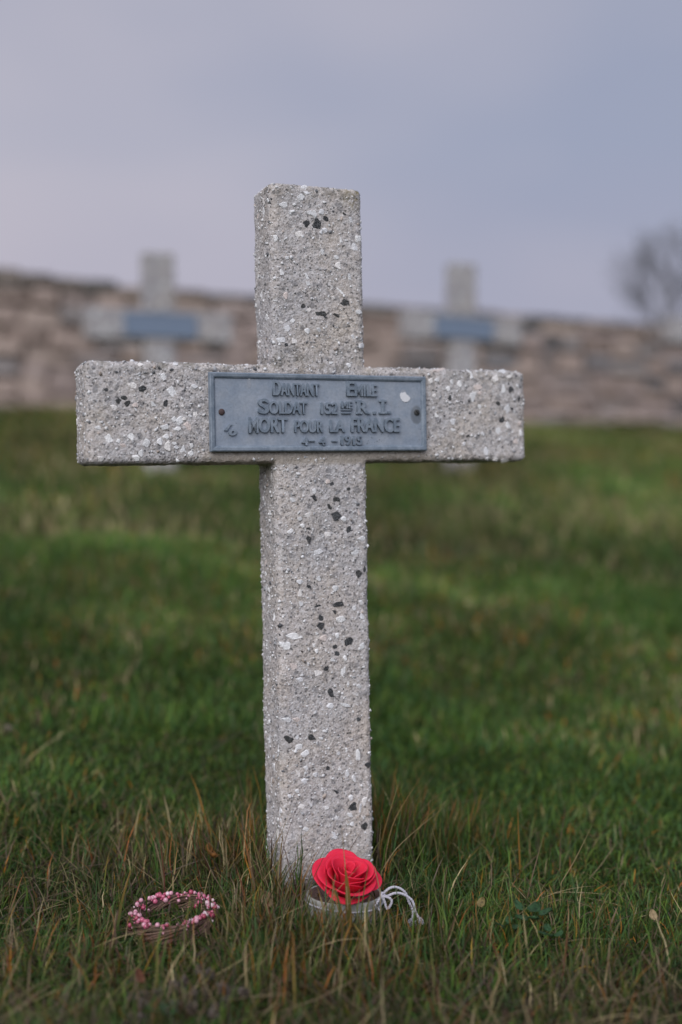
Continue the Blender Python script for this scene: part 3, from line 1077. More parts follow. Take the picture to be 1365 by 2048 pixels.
def bare_tree(name, base, h, depth, seed, stems, label, cat, rad, lean=0.1, bole=0.45, limb=0.24, fan=0.55, limbs=6):
    rs = random.Random(seed)
    root = empty(name, base)
    tr, cr = Acc(), Acc()
    for s in range(stems):
        d = Vector((rs.gauss(0, lean * 1.6), rs.gauss(0, lean), 1)).normalized()
        n = 6
        pts = [Vector((rs.uniform(-.1, .1) * (stems > 1), rs.uniform(-.1, .1) * (stems > 1), -0.15))]
        for i in range(n):
            d = (d + Vector((rs.gauss(0, .05), rs.gauss(0, .05), .03))).normalized()
            pts.append(pts[-1] + d * h * bole / n)
        V_, T_ = tube([v[:] for v in pts], np.linspace(rad, rad * 0.6, n + 1), 8)
        tr.add(V_, T_)
        for j in range(limbs):
            kx = rs.randint(3, n) if bole < 0.5 else rs.randint(n - 2, n)
            ax = Vector((rs.gauss(0, 1), rs.gauss(0, 1), rs.gauss(0, .3))).normalized()
            if bole > 0.5:                            # a wide vase of limbs
                an = R(-62 + 124 * (j + 0.5) / limbs + rs.uniform(-6, 6))
                grow(cr, pts[kx], Vector((math.sin(an), rs.gauss(0, 0.35), math.cos(an))).normalized(), h * limb * rs.uniform(0.8, 1.15), rad * 0.42, depth, rs, 0.42)
                continue
            grow(cr, pts[kx], (d + ax * fan * rs.uniform(0.35, 1.15)).normalized(), h * limb * rs.uniform(0.8, 1.1), rad * 0.42, depth, rs)
    obj('trunk', tr.mesh('trunk', True), MAT['bark'], root)
    obj('crown', cr.mesh('crown', True), MAT['bark'], root)
    tag(root, label, cat)
    return root


ty = 26.0
p = at(1314, 640, ty)
bare_tree('bare_tree', (p.x, ty, float(ground_h(p.x, ty)) - 0.05), 6.0, 3, 21, 1, 'leafless grey tree behind the wall at the right edge', 'tree', 0.085, lean=0.02, bole=0.66, limb=0.16, limbs=13)
ty = 22.0
p = at(1232, 640, ty)
bare_tree('bare_shrub', (p.x, ty, float(ground_h(p.x, ty)) - 0.05), 2.7, 2, 8, 2, 'small leafless shrub just left of the leafless tree', 'shrub', 0.035)
ty = 34.0
p = at(1160, 640, ty)
bare_tree('bare_shrub', (p.x, ty, float(ground_h(p.x, ty)) - 0.05), 4.7, 2, 9, 1, 'faint distant shrub above the wall, left of the others', 'shrub', 0.03)

# dark evergreen shrub at the left end, seen over the wall
ty = 7.2
p = at(-28, 560, ty)
sh = empty('evergreen_shrub', (p.x, ty, float(ground_h(p.x, ty)) - 0.03))
tag(sh, 'dark green shrub peeping over the wall at the left edge', 'shrub')
rs = random.Random(3)
st, fo = Acc(), Acc()
for j in range(9):
    d = Vector((rs.gauss(0, .28), rs.gauss(0, .28), 1)).normalized()
    pts = [Vector((0, 0, 0)) + d * t for t in np.linspace(0, 0.62, 6)]
    V_, T_ = tube([v[:] for v in pts], np.linspace(0.012, 0.004, 6), 5)
    st.add(V_, T_)
for j in range(2600):
    th, ph, rr = rs.uniform(0, 6.283), math.acos(rs.uniform(-0.6, 1)), rs.random() ** 0.4
    c_ = np.array((math.sin(ph) * math.cos(th) * 0.30, math.sin(ph) * math.sin(th) * 0.28, 0.47 + math.cos(ph) * 0.28)) * (1, 1, 1) * np.array((rr, rr, 1))
    c_[2] = 0.47 + (c_[2] - 0.47) * rr * (0.85 + 0.3 * rs.random())
    a_ = RNG.normal(size=3)
    a_ /= np.linalg.norm(a_)
    b_ = np.cross(a_, RNG.normal(size=3))
    b_ /= np.linalg.norm(b_)
    s_ = rs.uniform(0.014, 0.026)
    fo.add(np.array([c_ - a_ * s_, c_ + b_ * s_ * .4, c_ + a_ * s_, c_ - b_ * s_ * .4]), [(0, 1, 2), (0, 2, 3)], np.array((0.022, 0.032, 0.02)) * rs.uniform(0.6, 1.6))
obj('stem', st.mesh('stem', True), MAT['bark'], sh)
obj('foliage', fo.mesh('foliage'), MAT['leaf'], sh)

# ------------------------------------------------------------------ pot with the cord, and the rose
PY = 1.235
pc_ = at(688, 1786, PY)
POT_R, POT_H = 0.0395, 0.036
pot = empty('small_pot', (pc_.x, pc_.y, pc_.z - POT_H), (R(-1.5), R(1.0), 0))
tag(pot, 'small low white pot tied with cord at the foot of the cross', 'pot')


def lathe(name, prof, n=48, smooth=True):
    V_, T_ = [], []
    for r_, z_ in prof:
        for q in range(n):
            a = 2 * math.pi * q / n
            wob = 1 + 0.012 * math.sin(2 * a + 0.6) + 0.006 * math.sin(5 * a)
            V_.append((r_ * wob * math.cos(a), r_ * wob * math.sin(a), z_))
    for i in range(len(prof) - 1):
        for q in range(n):
            q2 = (q + 1) % n
            a, b, c, d = i * n + q, i * n + q2, (i + 1) * n + q2, (i + 1) * n + q
            T_ += [(a, b, c), (a, c, d)]
    return fast_mesh(name, V_, T_, smooth=smooth)


Rr = POT_R
obj('pot_wall', lathe('pot_wall', [(0.0005, -0.001), (Rr * 0.9, -0.001), (Rr * 0.95, 0.002), (Rr * 0.985, 0.012), (Rr * 0.99, POT_H * 0.7), (Rr * 0.995, POT_H - 0.004), (Rr, POT_H - 0.001),
                                   (Rr - 0.001, POT_H), (Rr - 0.003, POT_H - 0.0006)]), MAT['pot'], pot)
obj('pot_lining', lathe('pot_lining', [(Rr - 0.003, POT_H - 0.0007), (Rr - 0.0042, POT_H - 0.004), (Rr - 0.0048, 0.016), (Rr - 0.008, 0.012), (0.0005, 0.011)]), MAT['pot_in'], pot)


def bez(pts, n=60):
    """smooth curve through points"""
    P = np.array([p_[:] for p_ in pts], float)
    t = np.linspace(0, len(P) - 1, n)
    out = []
    for tt in t:
        i = min(int(tt), len(P) - 2)
        f = tt - i
        p0, p1, p2, p3 = P[max(i - 1, 0)], P[i], P[i + 1], P[min(i + 2, len(P) - 1)]
        out.append(0.5 * ((2 * p1) + (-p0 + p2) * f + (2 * p0 - 5 * p1 + 4 * p2 - p3) * f * f + (-p0 + 3 * p1 - 3 * p2 + p3) * f ** 3))
    return np.array(out)


def twisted(acc, path, rad=0.0011, turns_per_m=210):
    L_ = np.concatenate([[0], np.cumsum(np.linalg.norm(np.diff(path, axis=0), axis=1))])
    n = max(12, int(L_[-1] / 0.0009))
    s = np.linspace(0, L_[-1], n)
    P = np.stack([np.interp(s, L_, path[:, i]) for i in range(3)], 1)
    T = np.gradient(P, axis=0)
    T /= np.linalg.norm(T, axis=1)[:, None]
    A = np.cross(T, (0.1, 1, 0.2))
    A /= np.linalg.norm(A, axis=1)[:, None]
    B = np.cross(T, A)
    for ph in (0, math.pi):
        an = s * turns_per_m * 2 * math.pi / 1.0 * 0.9 + ph
        Q = P + rad * 0.62 * (np.cos(an)[:, None] * A + np.sin(an)[:, None] * B)
        V_, T_ = tube(Q, rad * 0.72, 6)
        acc.add(V_, T_)


def zoomed(pts, sc=5.25, ox=600, oy=1670):           # measured points: x, y, metres ahead
    inv = pot.matrix_basis.inverted()
    return [inv @ at(a / sc + ox, b / sc + oy, yv) for a, b, yv in pts]


bpy.context.view_layer.update()
ca = Acc()
twisted(ca, bez(zoomed([(868, 620, 1.215), (900, 590, 1.212), (950, 555, 1.212), (1010, 548, 1.214), (1075, 575, 1.216), (1120, 625, 1.217), (1140, 690, 1.217), (1175, 760, 1.216), (1190, 830, 1.215), (1175, 890, 1.214)])))
twisted(ca, bez(zoomed([(870, 640, 1.213), (920, 640, 1.209), (980, 615, 1.208), (1050, 612, 1.210), (1120, 640, 1.212), (1180, 690, 1.213), (1205, 760, 1.213), (1225, 830, 1.212), (1262, 880, 1.211)])))
twisted(ca, bez(zoomed([(866, 640, 1.212), (930, 655, 1.206), (965, 690, 1.206), (950, 740, 1.207), (915, 775, 1.208), (890, 700, 1.209), (866, 630, 1.211)])))
twisted(ca, bez(zoomed([(866, 640, 1.213), (825, 690, 1.207), (800, 735, 1.206), (815, 775, 1.206), (858, 798, 1.206)])))
obj('cord_bow', ca.mesh('cord_bow', True), MAT['cord'], pot)
# the turn of cord round the pot under its rim, and frayed ends
cr_ = Acc()
ang = np.linspace(0, 2 * math.pi, 120)
twisted(cr_, np.stack([np.cos(ang) * (Rr * 1.012), np.sin(ang) * (Rr * 1.012), np.full(120, POT_H - 0.0075) + 0.0012 * np.sin(ang * 2)], 1), 0.0008)
obj('cord_ring', cr_.mesh('cord_ring', True), MAT['cord'], pot)
kn = Acc()
kc = np.array(zoomed([(868, 630, 1.2125)])[0])
for j in range(3):
    th = np.linspace(0, 2 * math.pi, 22)
    a_ = RNG.normal(size=3); a_ /= np.linalg.norm(a_)
    b_ = np.cross(a_, RNG.normal(size=3)); b_ /= np.linalg.norm(b_)
    twisted(kn, kc + 0.0021 * (np.cos(th)[:, None] * a_ + np.sin(th)[:, None] * b_), 0.0009)
obj('cord_knot', kn.mesh('cord_knot', True), MAT['cord'], pot)
fr = Acc()
for (ex, ey, ed) in ((1172, 885, 1.214), (1258, 878, 1.211)):
    e0 = np.array(zoomed([(ex, ey, ed)])[0])
    for j in range(30):
        dv = np.array((RNG.normal(0, 0.0035), RNG.normal(0, 0.003), -abs(RNG.normal(0.006, 0.003))))
        m1 = e0 + dv * 0.5 + RNG.normal(0, 0.0016, 3)
        V_, T_ = tube(bez([e0, m1, e0 + dv + RNG.normal(0, 0.001, 3)], 6), 0.00028, 3)
        fr.add(V_, T_)
obj('cord_fringe', fr.mesh('cord_fringe', True), MAT['cord'], pot)

# rose: petals, each its own sheet with a rolled lip
rc = at(690, 1784, PY - 0.004)
rose = empty('artificial_rose', rc, (R(26), R(4), R(12)))
rose.scale = (0.97, 0.96, 0.77)
tag(rose, 'red artificial rose lying in the small white pot', 'rose')


def petal(name, phi, dphi, r0, R1, H, roll, ruffle, seed, tip=0.0):
    r_ = random.Random(seed)
    nu, nt = 17, 14
    V_, T_ = [], []
    s1, s2 = r_.uniform(0, 6), r_.uniform(0, 6)
    for it in range(nt):
        t = it / (nt - 1)
        for iu in range(nu):
            u = iu / (nu - 1) * 2 - 1
            wid = dphi * (0.78 + 0.22 * math.sin(min(1.0, t * 1.5) * math.pi / 2))
            te = t * (1 - 0.20 * abs(u) ** 2.5 + 0.02 * math.sin(2.5 * u + s2))
            a = phi + u * wid
            rad = r0 + (R1 - r0) * (te ** 0.72) + 0.0007 * math.sin(3 * u + s1) * te
            z_ = H * (te ** 1.08)
            lip = max(0.0, (te - 0.66) / 0.34)
            rad += roll * lip ** 1.5
            z_ -= roll * 0.75 * lip ** 2.4
            z_ += ruffle * math.sin(2.4 * u + s2) * lip
            rad += ruffle * 0.8 * math.sin(3.1 * u + s1) * lip
            rad += (0.0016 * u ** 4 + 0.0030 * u) * te * (1 if roll > 0.002 else 0.3)
            V_.append((rad * math.cos(a), rad * math.sin(a), z_))
    for it in range(nt - 1):
        for iu in range(nu - 1):
            a = it * nu + iu
            T_ += [(a, a + 1, a + nu + 1), (a, a + nu + 1, a + nu)]
    me = fast_mesh(name, V_, T_, smooth=True)
    o = obj(name, me, MAT['rose'], rose)
    m = o.modifiers.new('thick', 'SOLIDIFY')
    m.thickness = 0.0007
    m.offset = 0
    return o


sd = 0
for n, ph0, dphi, r0, R1, H, roll, ruf in ((2, 0.4, 1.9, 0.0015, 0.0060, 0.0455, 0.0006, 0.0004), (3, 0.1, 1.35, 0.003, 0.0140, 0.0475, 0.0016, 0.0006),
                                           (3, 1.75, 1.25, 0.005, 0.0215, 0.0465, 0.0028, 0.0008), (4, -1.2, 1.08, 0.007, 0.0272, 0.0395, 0.0046, 0.0012),
                                           (4, -1.95, 1.02, 0.009, 0.0310, 0.0300, 0.0058, 0.0014)):
    for j in range(n):
        sd += 1
        r_ = random.Random(sd * 17)
        petal('petal', ph0 + j * 2 * math.pi / n + r_.uniform(-.12, .12), dphi * r_.uniform(0.9, 1.12), r0, R1 * r_.uniform(0.95, 1.07), H * r_.uniform(0.92, 1.03), roll * r_.uniform(0.7, 1.5), ruf * 2.2, sd).rotation_euler = (r_.gauss(0, 0.03), r_.gauss(0, 0.03), 0)

# ------------------------------------------------------------------ little wreath with pink beads
WC = at(346, 1833, 1.205)
wreath = empty('twig_wreath', WC, (R(5), R(-1.5), 0))
tag(wreath, 'small brown twig wreath with pink and white beads lying in the grass', 'wreath')
WR, WT = 0.0395, 0.0072
tw = Acc()
for j in range(170):
    th0 = RNG.uniform(0, 2 * math.pi)
    ln = RNG.uniform(1.6, 5.5)
    th = np.linspace(th0, th0 + ln, int(ln * 12))
    ph = RNG.uniform(0, 6.28) + (th - th0) * RNG.uniform(0.5, 2.2)
    rr = WT * RNG.uniform(0.45, 1.12) + 0.0006 * np.sin(th * 5 + RNG.uniform(0, 6))
    fl = (th - th0) / ln
    loose = RNG.uniform(0, 0.005) * (fl > 0.85) * (fl - 0.85) / 0.15
    rad = WR + rr * np.cos(ph) * 0.95 + loose
    P = np.stack([rad * np.cos(th), rad * np.sin(th), rr * np.sin(ph) * 1.25 - 0.003 + loose * 0.5], 1)
    V_, T_ = tube(P, RNG.uniform(0.00035, 0.0007), 4)
    tw.add(V_, T_, np.array((0.20, 0.125, 0.10)) * RNG.uniform(0.5, 1.7) * np.array((1, RNG.uniform(0.9, 1.1), RNG.uniform(0.85, 1.15))))
obj('twigs', tw.mesh('twigs', True), MAT['twig'], wreath)
bm = bmesh.new()
bmesh.ops.create_icosphere(bm, subdivisions=2, radius=1)
bead_me = bm_mesh('bead', bm, True)
bead_me.materials.append(MAT['bead'])
nb = 0
clusters = [(a, n) for a, n in ((0.15, 16), (0.45, 14), (0.85, 10), (1.25, 9), (1.55, 5), (1.95, 12), (2.3, 10), (2.75, 8), (3.45, 10), (3.8, 10), (4.15, 9), (4.6, 10), (5.2, 12), (5.6, 13), (5.95, 14))]
for a0, n in clusters:
    for j in range(int(n * 1.5)):
        a = a0 + RNG.normal(0, 0.10)
        ph = RNG.normal(1.75, 0.50)
        s_ = RNG.choice((0.0010, 0.0014, 0.0019, 0.0024, 0.0027), p=(.36, .28, .2, .11, .05))
        rr = WT * 1.12 + s_ * 0.6
        o = bpy.data.objects.new('bead', bead_me)
        o.location = ((WR + rr * math.cos(ph)) * math.cos(a), (WR + rr * math.cos(ph)) * math.sin(a), rr * math.sin(ph) * 1.15 - 0.002)
        o.scale = (s_, s_, s_)
        link(o, wreath)
        nb += 1

# ------------------------------------------------------------------ grass
def lin(r, g, b):
    return np.array([((c_ / 255 + 0.055) / 1.055) ** 2.4 if c_ > 10 else c_ / 3300 for c_ in (r, g, b)])


PAL = {'green': np.array([(0.042, 0.092, 0.017), (0.060, 0.112, 0.020), (0.034, 0.076, 0.022), (0.046, 0.096, 0.030), (0.078, 0.124, 0.020)]),
       'olive': np.array([(0.095, 0.105, 0.028), (0.12, 0.115, 0.035), (0.075, 0.085, 0.030)]),
       'straw': np.array([(0.30, 0.245, 0.13), (0.235, 0.185, 0.10), (0.36, 0.30, 0.17), (0.17, 0.13, 0.08)]),
       'dead': np.array([(0.105, 0.075, 0.048), (0.075, 0.052, 0.036), (0.14, 0.10, 0.065), (0.09, 0.07, 0.055)]),
       'orange': np.array([(0.30, 0.13, 0.022), (0.24, 0.15, 0.025), (0.26, 0.09, 0.025)]),
       'rust': np.array([(0.11, 0.045, 0.025), (0.085, 0.035, 0.025)])}


def colours(kinds):
    out = np.zeros((len(kinds), 3))
    for kk, v in PAL.items():
        m = kinds == kk
        out[m] = v[RNG.integers(len(v), size=m.sum())]
    return out * RNG.uniform(0.55, 1.5, (len(kinds), 1))


def blades(x, y, L, W_, lean, bend, head, c0, c1, segs, zoff=0.0, sidec=0.0):
    n = len(x)
    z = ground_h(x, y) + zoff
    t = np.linspace(0, 1, segs + 1)
    hx, hy = np.cos(head), np.sin(head)
    # direction turns from upright towards the heading
    ang = lean[:, None] + bend[:, None] * t[None] ** 1.3
    ds = L[:, None] / segs
    hor = np.concatenate([np.zeros((n, 1)), np.cumsum(np.sin((ang[:, 1:] + ang[:, :-1]) / 2) * ds, 1)], 1)
    ver = np.concatenate([np.zeros((n, 1)), np.cumsum(np.cos((ang[:, 1:] + ang[:, :-1]) / 2) * ds, 1)], 1)
    sw = np.cumsum(np.concatenate([np.zeros((n, 1)), RNG.normal(0, 0.10, (n, segs)) * ds], 1), 1)
    cx = x[:, None] + hor * hx[:, None] - sw * hy[:, None]
    cy = y[:, None] + hor * hy[:, None] + sw * hx[:, None]
    cz = np.maximum(z[:, None] + ver, ground_h(cx, cy) + 0.002) if segs > 3 else z[:, None] + ver
    tw_ = head + np.pi / 2 + RNG.normal(0, 0.5, n)
    wx, wy = np.cos(tw_), np.sin(tw_)
    wd = W_[:, None] * 0.5 * np.clip(1.15 - t[None] ** 1.8, 0, 1) * np.array([0.75] + [1.0] * segs)[None]
    A = np.stack([cx - wx[:, None] * wd, cy - wy[:, None] * wd, cz], 2)
    B = np.stack([cx + wx[:, None] * wd, cy + wy[:, None] * wd, cz + wd * 0.35], 2)
    nv = 2 * segs + 1
    V_ = np.empty((n, nv, 3))
    V_[:, 0:2 * segs:2] = A[:, :segs]
    V_[:, 1:2 * segs:2] = B[:, :segs]
    V_[:, -1] = np.stack([cx[:, -1], cy[:, -1], cz[:, -1]], 1)
    tr = []
    for i in range(segs - 1):
        a = 2 * i
        tr += [(a, a + 1, a + 3), (a, a + 3, a + 2)]
    tr.append((2 * segs - 2, 2 * segs - 1, 2 * segs))
    T_ = (np.arange(n)[:, None, None] * nv + np.array(tr)[None]).reshape(-1, 3)
    tt = np.concatenate([np.repeat(t[:segs], 2), [1.0]])
    f = np.clip((tt - 0.35) / 0.6, 0, 1)[None, :, None]
    C_ = c0[:, None] * (1 - f) + c1[:, None] * f
    return V_.reshape(-1, 3), T_, C_.reshape(-1, 3)


CX, CY = -0.0117, 1.2868
cyw, syw = math.cos(YAW), math.sin(YAW)


def cross_local(x, y):
    return (x - CX) * cyw + (y - CY) * syw, -(x - CX) * syw + (y - CY) * cyw


def scatter(n, y0, y1, marg, vmax=5.72):
    y = np.sqrt(RNG.uniform(y0 ** 2, y1 ** 2, n)) if y1 > 2.2 else RNG.uniform(y0, y1, n)
    x = RNG.uniform(-1, 1, n) * (0.287 * y + marg)
    v = x * VD[0] + y * VD[1]
    lx, ly = cross_local(x, y)
    k_ = (v < vmax) & ~((np.abs(lx) < STEM_W / 2 + 0.002) & (ly > -0.002) & (ly < DEP + 0.002))
    k_ &= np.hypot(x - pc_.x, y - pc_.y) > POT_R + 0.001
    return x[k_], y[k_]


def pick(n, w):
    ks = list(w)
    ps = np.array([w[q] for q in ks], float)
    return np.array(ks)[RNG.choice(len(ks), n, p=ps / ps.sum())]


def mixed(x, y, kinds_g, kinds_b, seed):
    """two mixtures of colour in patches"""
    m = vnoise(x, y, 0.33, seed) * 0.6 + vnoise(x, y, 0.11, seed + 1) * 0.4
    m = np.clip((m - 0.38) / 0.24, 0, 1)
    a, b = pick(len(x), kinds_g), pick(len(x), kinds_b)
    return np.where(RNG.random(len(x)) < m, a, b)


ga = Acc()
# --- lawn to either side, beyond the picture
y = RNG.uniform(0.7, 8.6, 130000)
x = RNG.uniform(-3.6, 4.6, 130000)
v_ = x * VD[0] + y * VD[1]
hw = 0.287 * y + np.where(y > 2.95, 0.9, np.where(y > 1.8, 0.5, 0.34))
k_ = (v_ < 5.72) & ((np.abs(x) > hw - 0.03) | (y < 0.86))
x, y = x[k_], y[k_]
n = len(x)
kd = mixed(x, y, {'green': 8, 'olive': 1.8, 'straw': .2}, {'green': 4, 'olive': 3, 'dead': 1.0, 'straw': 1.2, 'orange': .25}, 21)
c0 = colours(kd) * 1.45
ga.add(*blades(x, y, RNG.uniform(0.022, 0.060, n) * (0.6 + 0.8 * vnoise(x, y, 0.25, 5)), RNG.uniform(0.003, 0.0055, n), RNG.normal(0.25, 0.2, n), RNG.uniform(0.1, 1.1, n), RNG.uniform(0, 6.28, n), c0, c0 * RNG.uniform(0.9, 1.4, (n, 1)), 2))
# --- far lawn
x, y = scatter(120000, 2.9, 7.6, 0.9)
kd = mixed(x, y, {'green': 8, 'olive': 1.8, 'straw': .2}, {'green': 3, 'olive': 4, 'dead': 1.0, 'straw': 1.6, 'orange': .25}, 21)
vv = x * VD[0] + y * VD[1]
worn = np.exp(-((vv - 3.15) / 0.32) ** 2) * np.clip(vnoise(x, y, 0.5, 23) * 1.8 - 0.45, 0, 1)
kd = np.where(RNG.random(len(x)) < worn * 0.75, pick(len(x), {'straw': 2, 'dead': 1.5, 'olive': 2.5, 'green': 2}), kd)
yel = np.clip((vv - 3.5) / 0.8, 0, 1) * vnoise(x, y, 0.6, 24)
kd = np.where(RNG.random(len(x)) < yel * 0.6, pick(len(x), {'olive': 3, 'straw': .4, 'orange': .2}), kd)
c0 = colours(kd) * 1.6 * (0.62 + 0.76 * vnoise(x, y, 0.55, 61) * (0.6 + 0.8 * vnoise(x, y, 0.2, 62)))[:, None]
n = len(x)
ga.add(*blades(x, y, RNG.uniform(0.022, 0.060, n) * (0.6 + 0.8 * vnoise(x, y, 0.25, 5)), RNG.uniform(0.003, 0.0055, n), RNG.normal(0.25, 0.2, n), RNG.uniform(0.1, 1.1, n), RNG.uniform(0, 6.28, n), c0, c0 * RNG.uniform(0.9, 1.4, (n, 1)), 2))
# --- middle
x, y = scatter(98000, 1.75, 3.0, 0.5)
kd = mixed(x, y, {'green': 10, 'olive': 1.0, 'straw': .2}, {'green': 7, 'olive': 2.0, 'dead': .8, 'straw': .7, 'orange': .35}, 31)
c0 = colours(kd) * 1.5 * (0.58 + 0.84 * vnoise(x, y, 0.34, 63) * (0.6 + 0.8 * vnoise(x, y, 0.12, 64)))[:, None]
n = len(x)
ga.add(*blades(x, y, RNG.uniform(0.012, 0.042, n) * (0.45 + 1.1 * vnoise(x, y, 0.16, 6)), RNG.uniform(0.0016, 0.0036, n), RNG.normal(0.3, 0.25, n), RNG.uniform(0.1, 1.3, n), RNG.uniform(0, 6.28, n), c0, c0 * RNG.uniform(0.9, 1.5, (n, 1)), 3))


def crowd(x, y):
    """height factor: low round pot and wreath"""
    f = np.ones(len(x))
    dw = np.hypot(x - WC.x, (y - WC.y))
    f = np.where(dw < 0.062, 0.16, f)
    front = (np.abs(x - WC.x) < 0.058) & (y < WC.y) & (y > WC.y - 0.15)
    f = np.where(front, np.minimum(f, 0.30), f)
    fp = (np.abs(x - pc_.x - 0.02) < 0.085) & (y < pc_.y + 0.02) & (y > pc_.y - 0.14)
    f = np.where(fp, np.minimum(f, 0.9), f)
    cd = (x > pc_.x + 0.036) & (x < pc_.x + 0.095) & (y < pc_.y + 0.01) & (y > pc_.y - 0.13)
    f = np.where(cd, 0.32, f)
    return f


# --- near grass, standing
x, y = scatter(92000, 0.86, 1.8, 0.34)
kd = mixed(x, y, {'green': 9, 'olive': 1.2, 'straw': .35, 'orange': .15}, {'green': 4.5, 'olive': 1.8, 'dead': 1.8, 'straw': .9, 'orange': .3, 'rust': .25}, 41)
back = np.clip((y + 0.25 * (vnoise(x, y, 0.3, 44) - 0.5) - 1.36) / 0.08, 0, 1)          # behind the cross the turf is mown and fresh
kd = np.where(RNG.random(len(x)) < back, pick(len(x), {'green': 10, 'olive': 1.6, 'straw': .3, 'orange': .15}), kd)
gr = np.clip((x - 0.02) / 0.10, 0, 1) * np.clip((y - 1.07) / 0.05, 0, 1)
kd = np.where((RNG.random(len(x)) < gr * 0.72) & np.isin(kd, ['dead', 'straw', 'rust', 'olive']), pick(len(x), {'green': 8, 'olive': 1.5}), kd)
frontz = (1 - 0.55 * gr) * np.clip((1.17 - y + 0.12 * (vnoise(x, y, 0.12, 45) - 0.5)) / 0.08, 0, 1)        # more dead stuff towards the camera
kd = np.where(RNG.random(len(x)) < frontz * 0.30, pick(len(x), {'dead': 4, 'rust': 1, 'olive': 1.2}), kd)
c0 = colours(kd) * (1.2 + 0.30 * back[:, None]) * (0.68 + 0.64 * vnoise(x, y, 0.16, 65))[:, None]
n = len(x)
c1 = c0 * RNG.uniform(0.9, 1.6, (n, 1))
tipm = (RNG.random(n) < 0.06) & ((kd == 'green') | (kd == 'olive'))
c1[tipm] = colours(np.full(tipm.sum(), 'orange'))
Ln = RNG.uniform(0.012, 0.044, n) * (0.55 + 0.95 * vnoise(x, y, 0.13, 7)) * crowd(x, y) * (1 - 0.30 * back) * np.where((x > 0.12) | (x < -0.25), 0.82, 0.95)
ga.add(*blades(x, y, Ln, RNG.uniform(0.0007, 0.0019, n), np.abs(RNG.normal(0.45, 0.4, n)), RNG.uniform(0.0, 1.9, n), RNG.uniform(0, 6.28, n), c0, c1, 4))
# --- low undergrowth: moss and short leafy bits that close the turf
x, y = scatter(60000, 0.92, 1.9, 0.15)
n = len(x)
kd = mixed(x, y, {'green': 8, 'olive': 1.5}, {'green': 4, 'olive': 2, 'dead': 2.5, 'straw': .4, 'rust': .3}, 51)
kd = np.where((y + 0.3 * (vnoise(x, y, 0.3, 44) - 0.5) > 1.36) & (RNG.random(n) < .8), 'green', kd)
c0 = colours(kd) * 0.9
ga.add(*blades(x, y, RNG.uniform(0.006, 0.017, n), RNG.uniform(0.0014, 0.0036, n), np.abs(RNG.normal(0.7, 0.4, n)), RNG.uniform(0, 1.2, n), RNG.uniform(0, 6.28, n), c0, c0 * 1.2, 2))
# --- lying thatch and dry stalks
x, y = scatter(15000, 0.88, 1.75, 0.2)
m = (RNG.random(len(x)) < (0.22 + 0.6 * vnoise(x, y, 0.22, 43)) * np.where((x > 0.06) & (y > 1.09), 0.4, 1.0)) & ((y < 1.36) | (RNG.random(len(x)) < 0.10))
x, y = x[m], y[m]
n = len(x)
kd = pick(n, {'dead': 5, 'straw': 2.4, 'rust': .5, 'olive': .8})
c0 = colours(kd)
ga.add(*blades(x, y, RNG.uniform(0.03, 0.09, n) * np.where(crowd(x, y) < .4, .35, 1), RNG.uniform(0.0007, 0.0017, n), RNG.normal(1.15, 0.25, n), RNG.normal(0.25, 0.3, n), RNG.uniform(0, 6.28, n), c0, c0 * 1.25, 5, zoff=0.002 + RNG.random(n) * 0.010))


# --- tufts: long blades round the foot of the cross and a few stray ones
def tuft(px, py, Yd, n, Lm, spr, kinds, lean=0.35, head=None, tip=0.2, w=(0.0009, 0.0022)):
    p_ = at(px, py, Yd)
    x_ = p_.x + RNG.normal(0, spr, n)
    y_ = Yd + RNG.normal(0, spr * 0.7, n)
    lx, ly = cross_local(x_, y_)
    k_ = ~((np.abs(lx) < STEM_W / 2 + 0.003) & (ly > -0.003) & (ly < DEP + 0.003)) & (np.hypot(x_ - pc_.x, y_ - pc_.y) > POT_R + 0.002)
    x_, y_ = x_[k_], y_[k_]
    n = len(x_)
    if n == 0:
        return
    kd_ = pick(n, kinds)
    c0_ = colours(kd_)
    c1_ = c0_ * RNG.uniform(1.0, 1.5, (n, 1))
    tm = RNG.random(n) < tip
    c1_[tm] = colours(np.full(tm.sum(), 'orange'))
    hd = RNG.uniform(0, 6.28, n) if head is None else RNG.normal(head, 0.6, n)
    ga.add(*blades(x_, y_, RNG.uniform(0.55, 1.15, n) * Lm, RNG.uniform(w[0], w[1], n), np.abs(RNG.normal(lean * 0.6, 0.16, n)), RNG.uniform(0.05, 0.9, n), hd, c0_, c1_, 6))


